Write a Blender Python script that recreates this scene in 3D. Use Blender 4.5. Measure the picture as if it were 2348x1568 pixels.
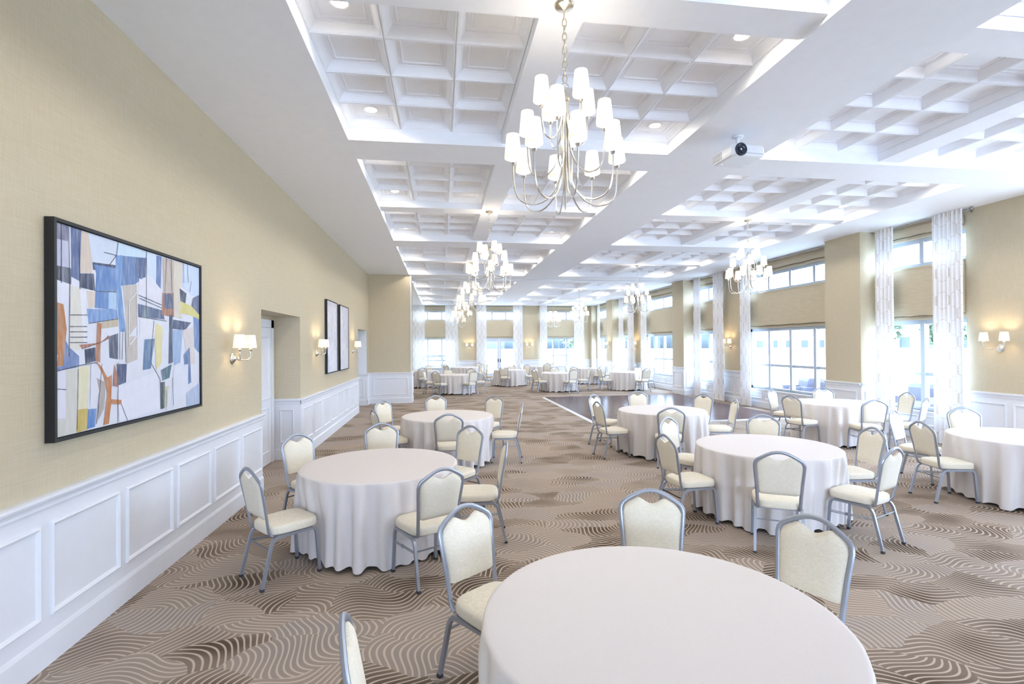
import bpy, math, random
from mathutils import Matrix, Vector

# ------------------------------------------------------------------ clear
for o in list(bpy.data.objects):
    bpy.data.objects.remove(o, do_unlink=True)
SC = bpy.context.scene
COL = SC.collection
random.seed(7)

# ------------------------------------------------------------------ camera
F, YAW, PIT, ROL = 1162.174, 0.139587, 0.0048957, -0.0076675
CAM_H = 1.9405
cam = bpy.data.cameras.new('camera')
cam.sensor_width = 36.0
cam.lens = F / 2348 * 36
cam.shift_y = 2.27 / 2348
cam.clip_start = 0.05
cam.clip_end = 800
co = bpy.data.objects.new('camera', cam)
COL.objects.link(co)
r0 = Vector((math.cos(YAW), -math.sin(YAW), 0))
fw = Vector((math.sin(YAW) * math.cos(PIT), math.cos(YAW) * math.cos(PIT), math.sin(PIT)))
u0 = r0.cross(fw)
rr = r0 * math.cos(ROL) + u0 * math.sin(ROL)
uu = -r0 * math.sin(ROL) + u0 * math.cos(ROL)
m = Matrix((rr, uu, -fw)).transposed().to_4x4()
m.translation = Vector((0, 0, CAM_H))
co.matrix_world = m
SC.camera = co

# ------------------------------------------------------------------ world, exposure
SKY = 9.5
EXPOSURE = 1.36
w = bpy.data.worlds.new('sky')
SC.world = w
w.use_nodes = True
bg = w.node_tree.nodes['Background']
bg.inputs[0].default_value = (0.58, 0.74, 1.0, 1)
bg.inputs[1].default_value = SKY
vs = SC.view_settings
vs.view_transform = 'Standard'
vs.look = 'None'
vs.exposure = EXPOSURE
vs.gamma = 1.0
vs.use_curve_mapping = False
cy = SC.cycles
cy.use_denoising = True
cy.max_bounces = 10
cy.diffuse_bounces = 6
cy.use_adaptive_sampling = True
cy.adaptive_threshold = 0.03
cy.glossy_bounces = 4
cy.transparent_max_bounces = 16
cy.sample_clamp_indirect = 12.0
cy.caustics_reflective = False
cy.caustics_refractive = False

# room dimensions (metres; floor z=0; +y is into the room, +x to the right)
XL, XR, YF, YB, CZ = -2.42, 9.65, 30.9, -11.0, 4.39
RAIL, WTOP = 1.05, 0.97

WINR = [(2.95, 6.7), (8.12, 9.98), (11.12, 14.84), (16.4, 18.24), (19.29, 23.0), (24.6, 26.38), (27.43, 30.4)]
WINF = [(-1.62, 0.9), (2.3, 4.8), (6.1, 8.64)]
FILLB = [(-1.6, 1.2), (2.4, 5.2), (6.4, 9.2)]  # added openings, unseen behind the camera, to bring in light from that side
LOZ, LOT, HIZ, HIT = 0.56, 2.40, 3.49, 4.06

def sky_portal(name, size, loc, rot):
    l = bpy.data.lights.new(name, 'AREA')
    l.shape = 'RECTANGLE'
    l.size, l.size_y = size
    l.cycles.is_portal = True
    o = bpy.data.objects.new(name, l)
    o.location = loc
    o.rotation_euler = rot
    COL.objects.link(o)

for a, b in WINR:
    for z0, z1 in ((LOZ, LOT), (HIZ, HIT)):
        sky_portal('window_daylight', (b - a, z1 - z0), (XR + .27, (a + b) / 2, (z0 + z1) / 2), (math.pi / 2, 0, math.pi / 2))
for k, (a, b) in enumerate(WINF):
    for z0, z1 in ((0.0 if k == 1 else LOZ, LOT), (HIZ, HIT)):
        sky_portal('window_daylight', (b - a, z1 - z0), ((a + b) / 2, YF + .27, (z0 + z1) / 2), (-math.pi / 2, 0, 0))
for k, (a, b) in enumerate(FILLB):
    sky_portal('window_daylight', (b - a, 2.7), ((a + b) / 2, YB - .27, 1.65), (math.pi / 2, 0, 0))
DLP = 10
BULB = 70
# ------------------------------------------------------------------ materials
def S(r, g, b):
    f = lambda c: ((c / 255) / 12.92 if c / 255 <= .04045 else ((c / 255 + .055) / 1.055) ** 2.4)
    return (f(r), f(g), f(b), 1)

class NT:
    """small helper for node materials"""
    def __init__(s, name):
        s.m = bpy.data.materials.new(name)
        s.m.use_nodes = True
        s.t = s.m.node_tree
        s.b = s.t.nodes['Principled BSDF']
    def n(s, kind, **kw):
        q = s.t.nodes.new(kind)
        for k, v in kw.items():
            if k == 'op': q.operation = v
            elif hasattr(q, k): setattr(q, k, v)
        return q
    def l(s, a, b):
        s.t.links.new(a, b)
    def math(s, op, a, b=None, c=None):
        q = s.t.nodes.new('ShaderNodeMath')
        q.operation = op
        for i, v in enumerate((a, b, c)):
            if v is None: continue
            if isinstance(v, (int, float)): q.inputs[i].default_value = v
            else: s.l(v, q.inputs[i])
        return q.outputs[0]
    def ramp(s, fac, stops, interp='LINEAR'):
        q = s.t.nodes.new('ShaderNodeValToRGB')
        q.color_ramp.interpolation = interp
        e = q.color_ramp.elements
        while len(e) < len(stops): e.new(0.5)
        for k, (p, c) in enumerate(stops):
            e[k].position = p
            e[k].color = c
        s.l(fac, q.inputs[0])
        return q.outputs[0]
    def mix(s, fac, a, b, mode='MIX'):
        q = s.t.nodes.new('ShaderNodeMix')
        q.data_type = 'RGBA'
        q.blend_type = mode
        for sock, v in ((q.inputs[0], fac), (q.inputs[6], a), (q.inputs[7], b)):
            if isinstance(v, (int, float)): sock.default_value = v
            elif isinstance(v, tuple): sock.default_value = v
            else: s.l(v, sock)
        return q.outputs[2]
    def noise(s, vec, scale, detail=2, rough=.5, dist=0):
        q = s.t.nodes.new('ShaderNodeTexNoise')
        q.inputs['Scale'].default_value = scale
        q.inputs['Detail'].default_value = detail
        q.inputs['Roughness'].default_value = rough
        q.inputs['Distortion'].default_value = dist
        s.l(vec, q.inputs['Vector'])
        return q
    def mapping(s, vec, scale=(1, 1, 1), loc=(0, 0, 0), rot=(0, 0, 0)):
        q = s.t.nodes.new('ShaderNodeMapping')
        q.inputs['Scale'].default_value = scale
        q.inputs['Location'].default_value = loc
        q.inputs['Rotation'].default_value = rot
        s.l(vec, q.inputs['Vector'])
        return q.outputs[0]
    def coord(s, out='Object'):
        return s.t.nodes.new('ShaderNodeTexCoord').outputs[out]
    def pos(s):
        return s.t.nodes.new('ShaderNodeNewGeometry').outputs['Position']
    def bump(s, height, strength=.2, dist=.01):
        q = s.t.nodes.new('ShaderNodeBump')
        q.inputs['Strength'].default_value = strength
        q.inputs['Distance'].default_value = dist
        s.l(height, q.inputs['Height'])
        s.l(q.outputs[0], s.b.inputs['Normal'])

def plain(name, col, rough=.5, metal=0.0, spec=.5):
    t = NT(name)
    # very slight mottling so that no surface is perfectly flat
    nz = t.noise(t.pos(), 9, 3).outputs['Fac']
    c = t.mix(nz, tuple(x * .97 for x in col[:3]) + (1,), tuple(min(1, x * 1.03) for x in col[:3]) + (1,))
    t.l(c, t.b.inputs['Base Color'])
    t.b.inputs['Roughness'].default_value = rough
    t.b.inputs['Metallic'].default_value = metal
    t.b.inputs['Specular IOR Level'].default_value = spec
    return t.m

M = {}
M['white_paint'] = plain('white_paint', (.74, .75, .79, 1), .38)
M['ceiling_paint'] = plain('ceiling_paint', (.87, .885, .93, 1), .7, spec=.2)
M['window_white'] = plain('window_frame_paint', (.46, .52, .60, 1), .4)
M['black_frame'] = plain('black_frame', (.008, .008, .009, 1), .45)
M['nickel'] = plain('polished_nickel', (.70, .69, .67, 1), .24, 1.0)
M['brass'] = plain('antique_nickel', (.62, .56, .46, 1), .28, 1.0)
M['chair_metal'] = plain('pewter_metal', (.36, .39, .455, 1), .38, .65)
M['dark_rubber'] = plain('dark_rubber', (.04, .04, .045, 1), .6)
M['plastic_white'] = plain('projector_white', (.80, .82, .86, 1), .4)
M['dark_plastic'] = plain('dark_plastic', (.025, .035, .06, 1), .25)
M['grille'] = plain('grey_grille', (.38, .39, .40, 1), .5)
M['aluminium'] = plain('door_metal', (.55, .58, .65, 1), .4, .3)
M['rail_dark'] = plain('dark_railing', (.015, .025, .045, 1), .5)
M['trim_grey'] = plain('floor_trim', (.62, .63, .66, 1), .35, .4)
M['rod_metal'] = plain('rod_metal', (.42, .39, .36, 1), .35, .9)

def fabric(name, c1, c2, scale=350, bump=.15):
    t = NT(name)
    p = t.coord('Object')
    a = t.noise(t.mapping(p, (1, 1, .12)), scale, 2).outputs['Fac']
    b = t.noise(t.mapping(p, (.12, .12, 1)), scale, 2).outputs['Fac']
    f = t.math('MULTIPLY', t.math('ADD', a, b), .5)
    c = t.ramp(f, [(.35, c1), (.65, c2)])
    t.l(c, t.b.inputs['Base Color'])
    t.b.inputs['Roughness'].default_value = .85
    t.b.inputs['Specular IOR Level'].default_value = .2
    t.b.inputs['Sheen Weight'].default_value = .1
    t.bump(f, bump, .002)
    return t.m
M['chair_fabric'] = fabric('cream_linen', S(218, 210, 190), S(236, 230, 216))

def wallpaper():
    t = NT('grasscloth_wallpaper')
    p = t.pos()
    a = t.noise(t.mapping(p, (1, 1, .06)), 95, 3).outputs['Fac']
    b = t.noise(t.mapping(p, (.05, .05, 1)), 120, 3).outputs['Fac']
    big = t.noise(p, .9, 3).outputs['Fac']
    f = t.math('MULTIPLY', t.math('ADD', a, b), .5)
    c = t.ramp(f, [(.3, S(192, 180, 153)), (.7, S(205, 195, 171))])
    c = t.mix(t.math('MULTIPLY', big, .35), c, S(198, 182, 158))
    t.l(c, t.b.inputs['Base Color'])
    t.b.inputs['Roughness'].default_value = .75
    t.b.inputs['Specular IOR Level'].default_value = .15
    t.bump(f, .25, .003)
    return t.m
M['wallpaper'] = wallpaper()

def shade_fabric():
    t = NT('tan_shade_fabric')
    p = t.pos()
    b = t.noise(t.mapping(p, (.05, .05, 1)), 90, 3).outputs['Fac']
    c = t.ramp(b, [(.3, S(188, 175, 149)), (.7, S(202, 190, 165))])
    t.l(c, t.b.inputs['Base Color'])
    t.b.inputs['Roughness'].default_value = .85
    t.bump(b, .15, .002)
    return t.m
M['shade_fabric'] = shade_fabric()

def carpet():
    t = NT('swirl_carpet')
    p = t.pos()
    def warp(src, scale, amt):
        nz = t.noise(src, scale, 1).outputs['Color']
        off = t.n('ShaderNodeVectorMath', op='SUBTRACT'); t.l(nz, off.inputs[0]); off.inputs[1].default_value = (.5, .5, .5)
        sc = t.n('ShaderNodeVectorMath', op='SCALE'); t.l(off.outputs[0], sc.inputs[0]); sc.inputs['Scale'].default_value = amt
        ad = t.n('ShaderNodeVectorMath', op='ADD'); t.l(src, ad.inputs[0]); t.l(sc.outputs[0], ad.inputs[1])
        return ad.outputs[0]
    wp = warp(p, 2.0, .42)
    flat = t.mapping(wp, (1.85, 3.1, 0), rot=(0, 0, .3))
    v1 = t.n('ShaderNodeTexVoronoi', voronoi_dimensions='2D', feature='F1')
    v1.inputs['Scale'].default_value = 1.0
    v1.inputs['Randomness'].default_value = 1.0
    t.l(flat, v1.inputs['Vector'])
    cs = t.n('ShaderNodeSeparateColor'); t.l(v1.outputs['Color'], cs.inputs[0])
    r, g, b = cs.outputs
    # every swirl combs its strands in its own direction, with an S-shaped wave along them
    ang = t.math('MULTIPLY', r, 3.14)
    lw = warp(p, 1.6, .16)
    sx = t.n('ShaderNodeSeparateXYZ'); t.l(lw, sx.inputs[0])
    ca, sa = t.math('COSINE', ang), t.math('SINE', ang)
    u = t.math('ADD', t.math('MULTIPLY', sx.outputs[0], ca), t.math('MULTIPLY', sx.outputs[1], sa))
    v = t.math('SUBTRACT', t.math('MULTIPLY', sx.outputs[1], ca), t.math('MULTIPLY', sx.outputs[0], sa))
    wave = t.math('MULTIPLY', t.math('SINE', t.math('ADD', t.math('MULTIPLY', v, 9.5), t.math('MULTIPLY', g, 6.28))), .075)
    ph = t.math('MULTIPLY', t.math('ADD', u, wave), 138)
    sn = t.math('SINE', ph)
    grain = t.noise(p, 420, 2).outputs['Fac']
    base = t.ramp(b, [(0, S(88, 75, 64)), (.32, S(107, 94, 83)), (.48, S(143, 131, 123)), (.72, S(153, 147, 146)), (1, S(161, 149, 137))], 'LINEAR')
    # strands fade from deep to pale across a swirl
    fade = t.n('ShaderNodeMapRange', interpolation_type='SMOOTHSTEP')
    t.l(t.math('ADD', v1.outputs['Distance'], t.math('MULTIPLY', t.noise(p, 3.0, 1).outputs['Fac'], .5)), fade.inputs['Value'])
    fade.inputs['From Min'].default_value = .30
    fade.inputs['From Max'].default_value = .95
    base = t.mix(t.math('MULTIPLY', fade.outputs[0], .5), base, S(166, 155, 145))
    line = S(205, 193, 180)
    lf = t.n('ShaderNodeMapRange', interpolation_type='SMOOTHSTEP')
    t.l(sn, lf.inputs['Value'])
    lf.inputs['From Min'].default_value = .3
    lf.inputs['From Max'].default_value = .9
    c = t.mix(t.math('MULTIPLY', lf.outputs[0], .85), base, line)
    c = t.mix(.35, c, t.ramp(grain, [(.3, S(110, 96, 84)), (.7, S(214, 200, 184))]), 'OVERLAY')
    t.l(c, t.b.inputs['Base Color'])
    t.b.inputs['Roughness'].default_value = .95
    t.b.inputs['Specular IOR Level'].default_value = .1
    t.bump(grain, .5, .004)
    return t.m
M['carpet'] = carpet()

def dance_wood():
    t = NT('dark_dance_floor')
    p = t.pos()
    br = t.n('ShaderNodeTexBrick')
    br.offset = .37
    t.l(t.mapping(p, (1, 1, 0)), br.inputs['Vector'])
    br.inputs['Scale'].default_value = 1.0
    br.inputs['Brick Width'].default_value = .9
    br.inputs['Row Height'].default_value = .11
    br.inputs['Mortar Size'].default_value = .0025
    br.inputs['Color1'].default_value = S(86, 68, 68)
    br.inputs['Color2'].default_value = S(104, 84, 82)
    br.inputs['Mortar'].default_value = S(40, 32, 30)
    gr = t.noise(t.mapping(p, (2, 40, 1)), 3, 4).outputs['Fac']
    c = t.mix(t.math('MULTIPLY', gr, .4), br.outputs['Color'], S(76, 60, 60))
    t.l(c, t.b.inputs['Base Color'])
    t.b.inputs['Roughness'].default_value = .20
    t.b.inputs['Specular IOR Level'].default_value = .02
    return t.m
M['dance_wood'] = dance_wood()

def cloth():
    t = NT('white_tablecloth')
    p = t.coord('Object')
    a = t.noise(t.mapping(p, (1, 1, .2)), 500, 2).outputs['Fac']
    t.l(t.ramp(a, [(.3, S(213, 208, 207)), (.7, S(222, 217, 216))]), t.b.inputs['Base Color'])
    t.b.inputs['Roughness'].default_value = .8
    t.b.inputs['Specular IOR Level'].default_value = .2
    t.bump(a, .06, .001)
    return t.m
M['cloth'] = cloth()

def curtain_mat():
    """sheer white cloth woven with a pale ogee lattice"""
    t = NT('sheer_lattice_curtain')
    uv = t.coord('UV')
    s = t.n('ShaderNodeSeparateXYZ'); t.l(uv, s.inputs[0])
    tt = t.math('DIVIDE', s.outputs[0], .21)
    n = t.math('FLOOR', t.math('ADD', tt, .5))
    sg = t.math('SUBTRACT', 1.0, t.math('MULTIPLY', t.math('MODULO', t.math('ABSOLUTE', n), 2.0), 2.0))
    wv = t.math('MULTIPLY', t.math('SINE', t.math('MULTIPLY', s.outputs[1], 2 * math.pi / .52)), .8)
    wv = t.math('MAXIMUM', t.math('MINIMUM', wv, .42), -.42)
    d = t.math('ABSOLUTE', t.math('SUBTRACT', t.math('SUBTRACT', tt, n), t.math('MULTIPLY', sg, wv)))
    li = t.math('LESS_THAN', d, .042)
    br = t.noise(uv, 60, 2).outputs['Fac']
    li = t.math('MULTIPLY', li, t.math('MULTIPLY', br, 1.5))
    c = t.mix(t.math('MINIMUM', li, 1.0), (.88, .88, .90, 1), S(206, 194, 182))
    t.l(c, t.b.inputs['Base Color'])
    t.b.inputs['Roughness'].default_value = .9
    t.b.inputs['Specular IOR Level'].default_value = .1
    tr = t.n('ShaderNodeBsdfTranslucent'); t.l(c, tr.inputs[0])
    tp = t.n('ShaderNodeBsdfTransparent')
    mx = t.n('ShaderNodeMixShader'); mx.inputs[0].default_value = .07
    t.l(t.b.outputs[0], mx.inputs[1]); t.l(tr.outputs[0], mx.inputs[2])
    mx2 = t.n('ShaderNodeMixShader'); mx2.inputs[0].default_value = .006
    t.l(mx.outputs[0], mx2.inputs[1]); t.l(tp.outputs[0], mx2.inputs[2])
    t.l(mx2.outputs[0], t.t.nodes['Material Output'].inputs[0])
    return t.m
M['curtain'] = curtain_mat()

def glass():
    t = NT('window_glass')
    tp = t.n('ShaderNodeBsdfTransparent'); tp.inputs[0].default_value = (.95, .98, .98, 1)
    gl = t.n('ShaderNodeBsdfGlossy'); gl.inputs['Roughness'].default_value = .02
    fr = t.n('ShaderNodeFresnel'); fr.inputs['IOR'].default_value = 1.45
    mx = t.n('ShaderNodeMixShader')
    ge = t.n('ShaderNodeNewGeometry')
    t.l(t.math('MULTIPLY', fr.outputs[0], t.math('SUBTRACT', 1.0, ge.outputs['Backfacing'])), mx.inputs[0]); t.l(tp.outputs[0], mx.inputs[1]); t.l(gl.outputs[0], mx.inputs[2])
    t.l(mx.outputs[0], t.t.nodes['Material Output'].inputs[0])
    return t.m
M['glass'] = glass()

def glow(name, col, strength, base=(.9, .88, .82, 1)):
    t = NT(name)
    t.b.inputs['Base Color'].default_value = base
    t.b.inputs['Roughness'].default_value = .8
    # a lamp behind cloth: brightest half way up the shade
    g = t.coord('Generated')
    s = t.n('ShaderNodeSeparateXYZ'); t.l(g, s.inputs[0])
    f = t.ramp(s.outputs[2], [(0, (.78, .70, .60, 1)), (.45, (1, 1, 1, 1)), (1, (.86, .80, .72, 1))])
    c = t.mix(1.0, f, col, 'MULTIPLY')
    t.l(c, t.b.inputs['Emission Color'])
    t.b.inputs['Emission Strength'].default_value = strength
    return t.m
M['lamp_shade'] = glow('lit_lamp_shade', (1.0, .90, .72, 1), .34, (.55, .53, .49, 1))
M['sconce_shade'] = glow('lit_sconce_shade', (1.0, .86, .62, 1), .38, (.55, .53, .49, 1))
M['bulb'] = glow('lit_bulb', (1.0, .93, .82, 1), BULB)
M['lens'] = glow('downlight_lens', (1.0, .90, .74, 1), 9.0)

def painting_mat():
    t = NT('abstract_paint')
    a = t.n('ShaderNodeVertexColor'); a.layer_name = 'paint'
    p = t.pos()
    nz = t.noise(t.mapping(p, (1, 14, 3)), 2.5, 4).outputs['Fac']
    nz2 = t.noise(p, 9, 4, .7).outputs['Fac']
    c = t.mix(t.math('MULTIPLY', t.math('MAXIMUM', t.math('SUBTRACT', nz, .42), 0.0), .7), a.outputs['Color'], (.88, .89, .93, 1))
    c = t.mix(t.math('MULTIPLY', nz2, .18), c, S(70, 80, 110), 'MULTIPLY')
    t.l(c, t.b.inputs['Base Color'])
    t.b.inputs['Roughness'].default_value = .45
    t.bump(nz, .1, .002)
    return t.m
M['painting'] = painting_mat()

def marble_paint(seed):
    t = NT('pale_marbled_paint')
    p = t.mapping(t.pos(), (1, 1, 1), loc=(0, seed * 3.7, seed))
    a = t.noise(t.mapping(p, (1, 5, 1.1)), 1.3, 6, .6, 1.6).outputs['Fac']
    c = t.ramp(a, [(.3, S(120, 125, 155)), (.42, S(186, 186, 208)), (.5, S(222, 218, 226)), (.58, S(190, 176, 176)), (.64, S(214, 214, 228)), (.8, S(150, 156, 186))])
    t.l(c, t.b.inputs['Base Color'])
    t.b.inputs['Roughness'].default_value = .3
    return t.m

# ------------------------------------------------------------------ mesh builder
class MB:
    def __init__(s):
        s.v = []; s.f = []
    def quad(s, *p):
        i = len(s.v); s.v += [tuple(q) for q in p]; s.f.append(tuple(range(i, i + len(p)))); return s
    def box(s, x0, y0, z0, x1, y1, z1):
        i = len(s.v)
        s.v += [(x0, y0, z0), (x1, y0, z0), (x1, y1, z0), (x0, y1, z0), (x0, y0, z1), (x1, y0, z1), (x1, y1, z1), (x0, y1, z1)]
        for q in ((3, 2, 1, 0), (4, 5, 6, 7), (0, 1, 5, 4), (1, 2, 6, 5), (2, 3, 7, 6), (3, 0, 4, 7)):
            s.f.append(tuple(i + k for k in q))
        return s
    def rings(s, rs, cap0=True, cap1=True, closed=False):
        n = len(rs[0]); base = len(s.v)
        for r in rs: s.v += [tuple(p) for p in r]
        m_ = len(rs)
        for a in range(m_ if closed else m_ - 1):
            b = (a + 1) % m_
            for k in range(n):
                k2 = (k + 1) % n
                s.f.append((base + a * n + k, base + a * n + k2, base + b * n + k2, base + b * n + k))
        if not closed:
            if cap0: s.f.append(tuple(base + k for k in reversed(range(n))))
            if cap1: s.f.append(tuple(base + (m_ - 1) * n + k for k in range(n)))
        return s
    def tube(s, pts, r, n=8, up=(0, 0, 1), closed=False, flat=1.0, rot=0.0):
        """round (or flattened / square with n=4) bar along a polyline"""
        P = [Vector(p) for p in pts]; m_ = len(P); rs = []
        for k in range(m_):
            a = P[k - 1] if (k or closed) else P[k]
            b = P[(k + 1) % m_] if (k < m_ - 1 or closed) else P[k]
            t = (b - a).normalized()
            u = Vector(up)
            if abs(t.dot(u)) > .97: u = Vector((0, 1, 0)) if abs(t.y) < .9 else Vector((1, 0, 0))
            x = t.cross(u).normalized(); y = x.cross(t)
            rad = r[k] if isinstance(r, (list, tuple)) else r
            rs.append([P[k] + (x * math.cos(rot + 6.28318 * j / n) + y * flat * math.sin(rot + 6.28318 * j / n)) * rad for j in range(n)])
        return s.rings(rs, closed=closed)
    def lathe(s, prof, n=16, c=(0, 0, 0), axis='z', cap0=True, cap1=True):
        rs = []
        for r, h in prof:
            ring = []
            for k in range(n):
                a = 6.28318 * k / n
                p = (r * math.cos(a), r * math.sin(a), h)
                if axis == 'x': p = (p[2], p[0], p[1])
                elif axis == 'y': p = (p[1], p[2], p[0])
                ring.append((p[0] + c[0], p[1] + c[1], p[2] + c[2]))
            rs.append(ring)
        return s.rings(rs, cap0, cap1)
    def mesh(s, name, mat=None, smooth=None):
        me = bpy.data.meshes.new(name)
        me.from_pydata(s.v, [], s.f)
        if mat: me.materials.append(M[mat] if isinstance(mat, str) else mat)
        if smooth:
            me.polygons.foreach_set('use_smooth', [True] * len(me.polygons))
            me.set_sharp_from_angle(angle=math.radians(smooth))
        me.update()
        return me
    def obj(s, name, mat=None, parent=None, smooth=None, loc=None, rz=None):
        return link(name, s.mesh(name, mat, smooth), parent, loc, rz)

def link(name, data, parent=None, loc=None, rz=None):
    o = bpy.data.objects.new(name, data)
    if parent: o.parent = parent
    if loc: o.location = loc
    if rz is not None: o.rotation_euler = (0, 0, rz)
    COL.objects.link(o)
    return o

def thing(name, label, cat, loc=(0, 0, 0), rz=0.0, group=None):
    return tag(link(name, None, None, loc, rz), label, cat, group)

def tag(o, label, cat, group=None):
    o['label'] = label; o['category'] = cat
    if group: o['group'] = group
    return o

def struct(o):
    o['kind'] = 'structure'
    return o

def arc(c, r, a0, a1, n, plane='xz'):
    out = []
    for k in range(n + 1):
        a = math.radians(a0 + (a1 - a0) * k / n)
        p, q = r * math.cos(a), r * math.sin(a)
        out.append((c[0] + p, c[1], c[2] + q) if plane == 'xz' else (c[0], c[1] + p, c[2] + q) if plane == 'yz' else (c[0] + p, c[1] + q, c[2]))
    return out

def bez(p0, p1, p2, p3, n):
    o = []
    for k in range(n + 1):
        t = k / n
        o.append(tuple((1 - t) ** 3 * a + 3 * t * (1 - t) ** 2 * b + 3 * t * t * (1 - t) * c + t ** 3 * d for a, b, c, d in zip(p0, p1, p2, p3)))
    return o
# ------------------------------------------------------------------ room shell
YS0, YS1 = 17.7, 18.5          # pocket for the folding partition on the left
AL1 = (7.31, 9.23)             # door alcove in the left wall
AL2 = (15.45, 17.25)           # second alcove
ALX, ALZ = -2.86, 2.46

struct(MB().box(-3.0, YB, -.1, XR + .25, YF + .25, 0).obj('floor', 'carpet'))

# --- left wall (thickness behind x=XL), with two alcoves
wl_ = MB()
wl_.box(XL - .45, YB, 0, XL, AL1[0], CZ)
wl_.box(XL - .45, AL1[1], 0, XL, AL2[0], CZ)
wl_.box(XL - .45, AL2[1], 0, XL, YF, CZ)
for a, b in (AL1, AL2):
    wl_.box(XL - .45, a, ALZ, XL, b, CZ)
    wl_.box(ALX - .12, a, 0, ALX, b, CZ)
wl_.box(XL, YS0, 0, -1.0, YS1, CZ)
wall_left = struct(wl_.obj('wall_left', 'wallpaper'))

# --- right wall with openings and piers
PIERS = [(1.9, 2.88), (10.03, 11.07), (18.29, 19.24), (26.43, 27.38)]
def wall_with_openings(u0, u1, wins, put):
    ub = sorted({u0, u1} | {q for w_ in wins for q in w_[:2]})
    for a, b in zip(ub, ub[1:]):
        zz = [w_[2] for w_ in wins if w_[0] <= a + 1e-6 and w_[1] >= b - 1e-6]
        if not zz:
            put(a, b, 0, CZ)
            continue
        zs = [0.0] + [q for pr in zz[0] for q in pr] + [CZ]
        for k in range(0, len(zs), 2):
            if zs[k + 1] > zs[k]: put(a, b, zs[k], zs[k + 1])
wr = MB()
wall_with_openings(YB, YF + .25, [(a, b, ((LOZ, LOT), (HIZ, HIT))) for a, b in WINR],
                   lambda a, b, z0, z1: wr.box(XR, a, z0, XR + .25, b, z1))
for a, b in PIERS: wr.box(9.2, a, 0, XR, b, CZ)
wall_right = struct(wr.obj('wall_right', 'wallpaper'))

wf = MB()
wall_with_openings(-3.0, XR, [(a, b, ((0.0 if k == 1 else LOZ, LOT), (HIZ, HIT))) for k, (a, b) in enumerate(WINF)],
                   lambda a, b, z0, z1: wf.box(a, YF, z0, b, YF + .25, z1))
wf.box(9.3, YF - .35, 0, XR, YF, CZ)
wall_far = struct(wf.obj('wall_far', 'wallpaper'))

wb = MB()
wall_with_openings(-3.0, XR + .25, [(a, b, ((.3, 3.0),)) for a, b in FILLB],
                   lambda a, b, z0, z1: wb.box(a, YB - .25, z0, b, YB, z1))
wall_back = struct(wb.obj('wall_back', 'wallpaper'))

# --- wainscot: white boarding, cap rail, baseboard and raised panel mouldings
def frame_on(o_, du, nrm):
    """maps (u along wall, d out of wall, z) to world for a wall face"""
    return lambda u, d, z: (o_[0] + du[0] * u + nrm[0] * d, o_[1] + du[1] * u + nrm[1] * d, z)

def bar(mb, fr, u0, u1, prof):
    """extrude a (d,z) profile along the wall"""
    A = [fr(u0, d, z) for d, z in prof]; B = [fr(u1, d, z) for d, z in prof]
    mb.rings([A, B])

RAILP = [(0, .955), (.016, .955), (.022, .97), (.02, .985), (.024, 1.0), (.045, 1.012), (.052, 1.03), (.05, 1.046), (.03, 1.052), (0, 1.052)]
BASEP = [(0, 0), (.024, 0), (.024, .165), (.018, .182), (.012, .195), (0, .195)]
mould_cache = {}
def moulding_mesh(w_, h_):
    key = (round(w_, 3), round(h_, 3))
    if key in mould_cache: return mould_cache[key]
    mb = MB()
    rs = []
    for ins, d in ((0, 0), (.004, .014), (.014, .020), (.024, .014), (.030, .010), (.034, .004), (.034, 0)):
        rs.append([(-w_ / 2 + ins, -d, -h_ / 2 + ins), (w_ / 2 - ins, -d, -h_ / 2 + ins), (w_ / 2 - ins, -d, h_ / 2 - ins), (-w_ / 2 + ins, -d, h_ / 2 - ins)])
    mb.rings(rs, False, False)
    mould_cache[key] = mb.mesh('panel_moulding', 'white_paint')
    return mould_cache[key]

def wainscot(parent, o_, du, nrm, u0, u1, panels=None, ztop=RAIL, rail=True, pz=(.29, .87), n=None):
    fr = frame_on(o_, du, nrm)
    mb = MB(); bar(mb, fr, u0, u1, [(0, 0), (.010, 0), (.010, ztop - .03), (0, ztop - .03)]); mb.obj('wainscot', 'white_paint', parent)
    mb = MB(); bar(mb, fr, u0, u1, BASEP); mb.obj('baseboard', 'white_paint', parent)
    if rail:
        mb = MB(); bar(mb, fr, u0, u1, RAILP); mb.obj('chair_rail', 'white_paint', parent)
    if panels is None:
        L = u1 - u0
        n = n or max(1, round(L / .78))
        pitch = L / n
        panels = [(u0 + k * pitch + .05, u0 + (k + 1) * pitch - .05) for k in range(n)]
    rz = math.atan2(nrm[1], nrm[0]) + math.pi / 2
    for a, b in panels:
        if (b - a) < .12: continue
        c = fr((a + b) / 2, .010, (pz[0] + pz[1]) / 2)
        o = link('panel_moulding', moulding_mesh(b - a, pz[1] - pz[0]), parent, c, rz)
    return fr

# left wall: face normal +x; u runs along -y so that mouldings stand out towards +x
def LW(a, b, panels=None, **k):
    wainscot(wall_left, (XL, 0), (0, 1), (1, 0), a, b, panels, **k)
lp = [(3.515 + .764 * k, 3.515 + .764 * k + .685) for k in range(-18, 5)]
LW(YB, AL1[0], lp)
lp2 = [(9.33 + .768 * k, 9.33 + .768 * k + .685) for k in range(8)]
LW(AL1[1], AL2[0], lp2)
LW(AL2[1], YS0, [(17.31, 17.62)])
LW(YS1, YF, n=14)
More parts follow.
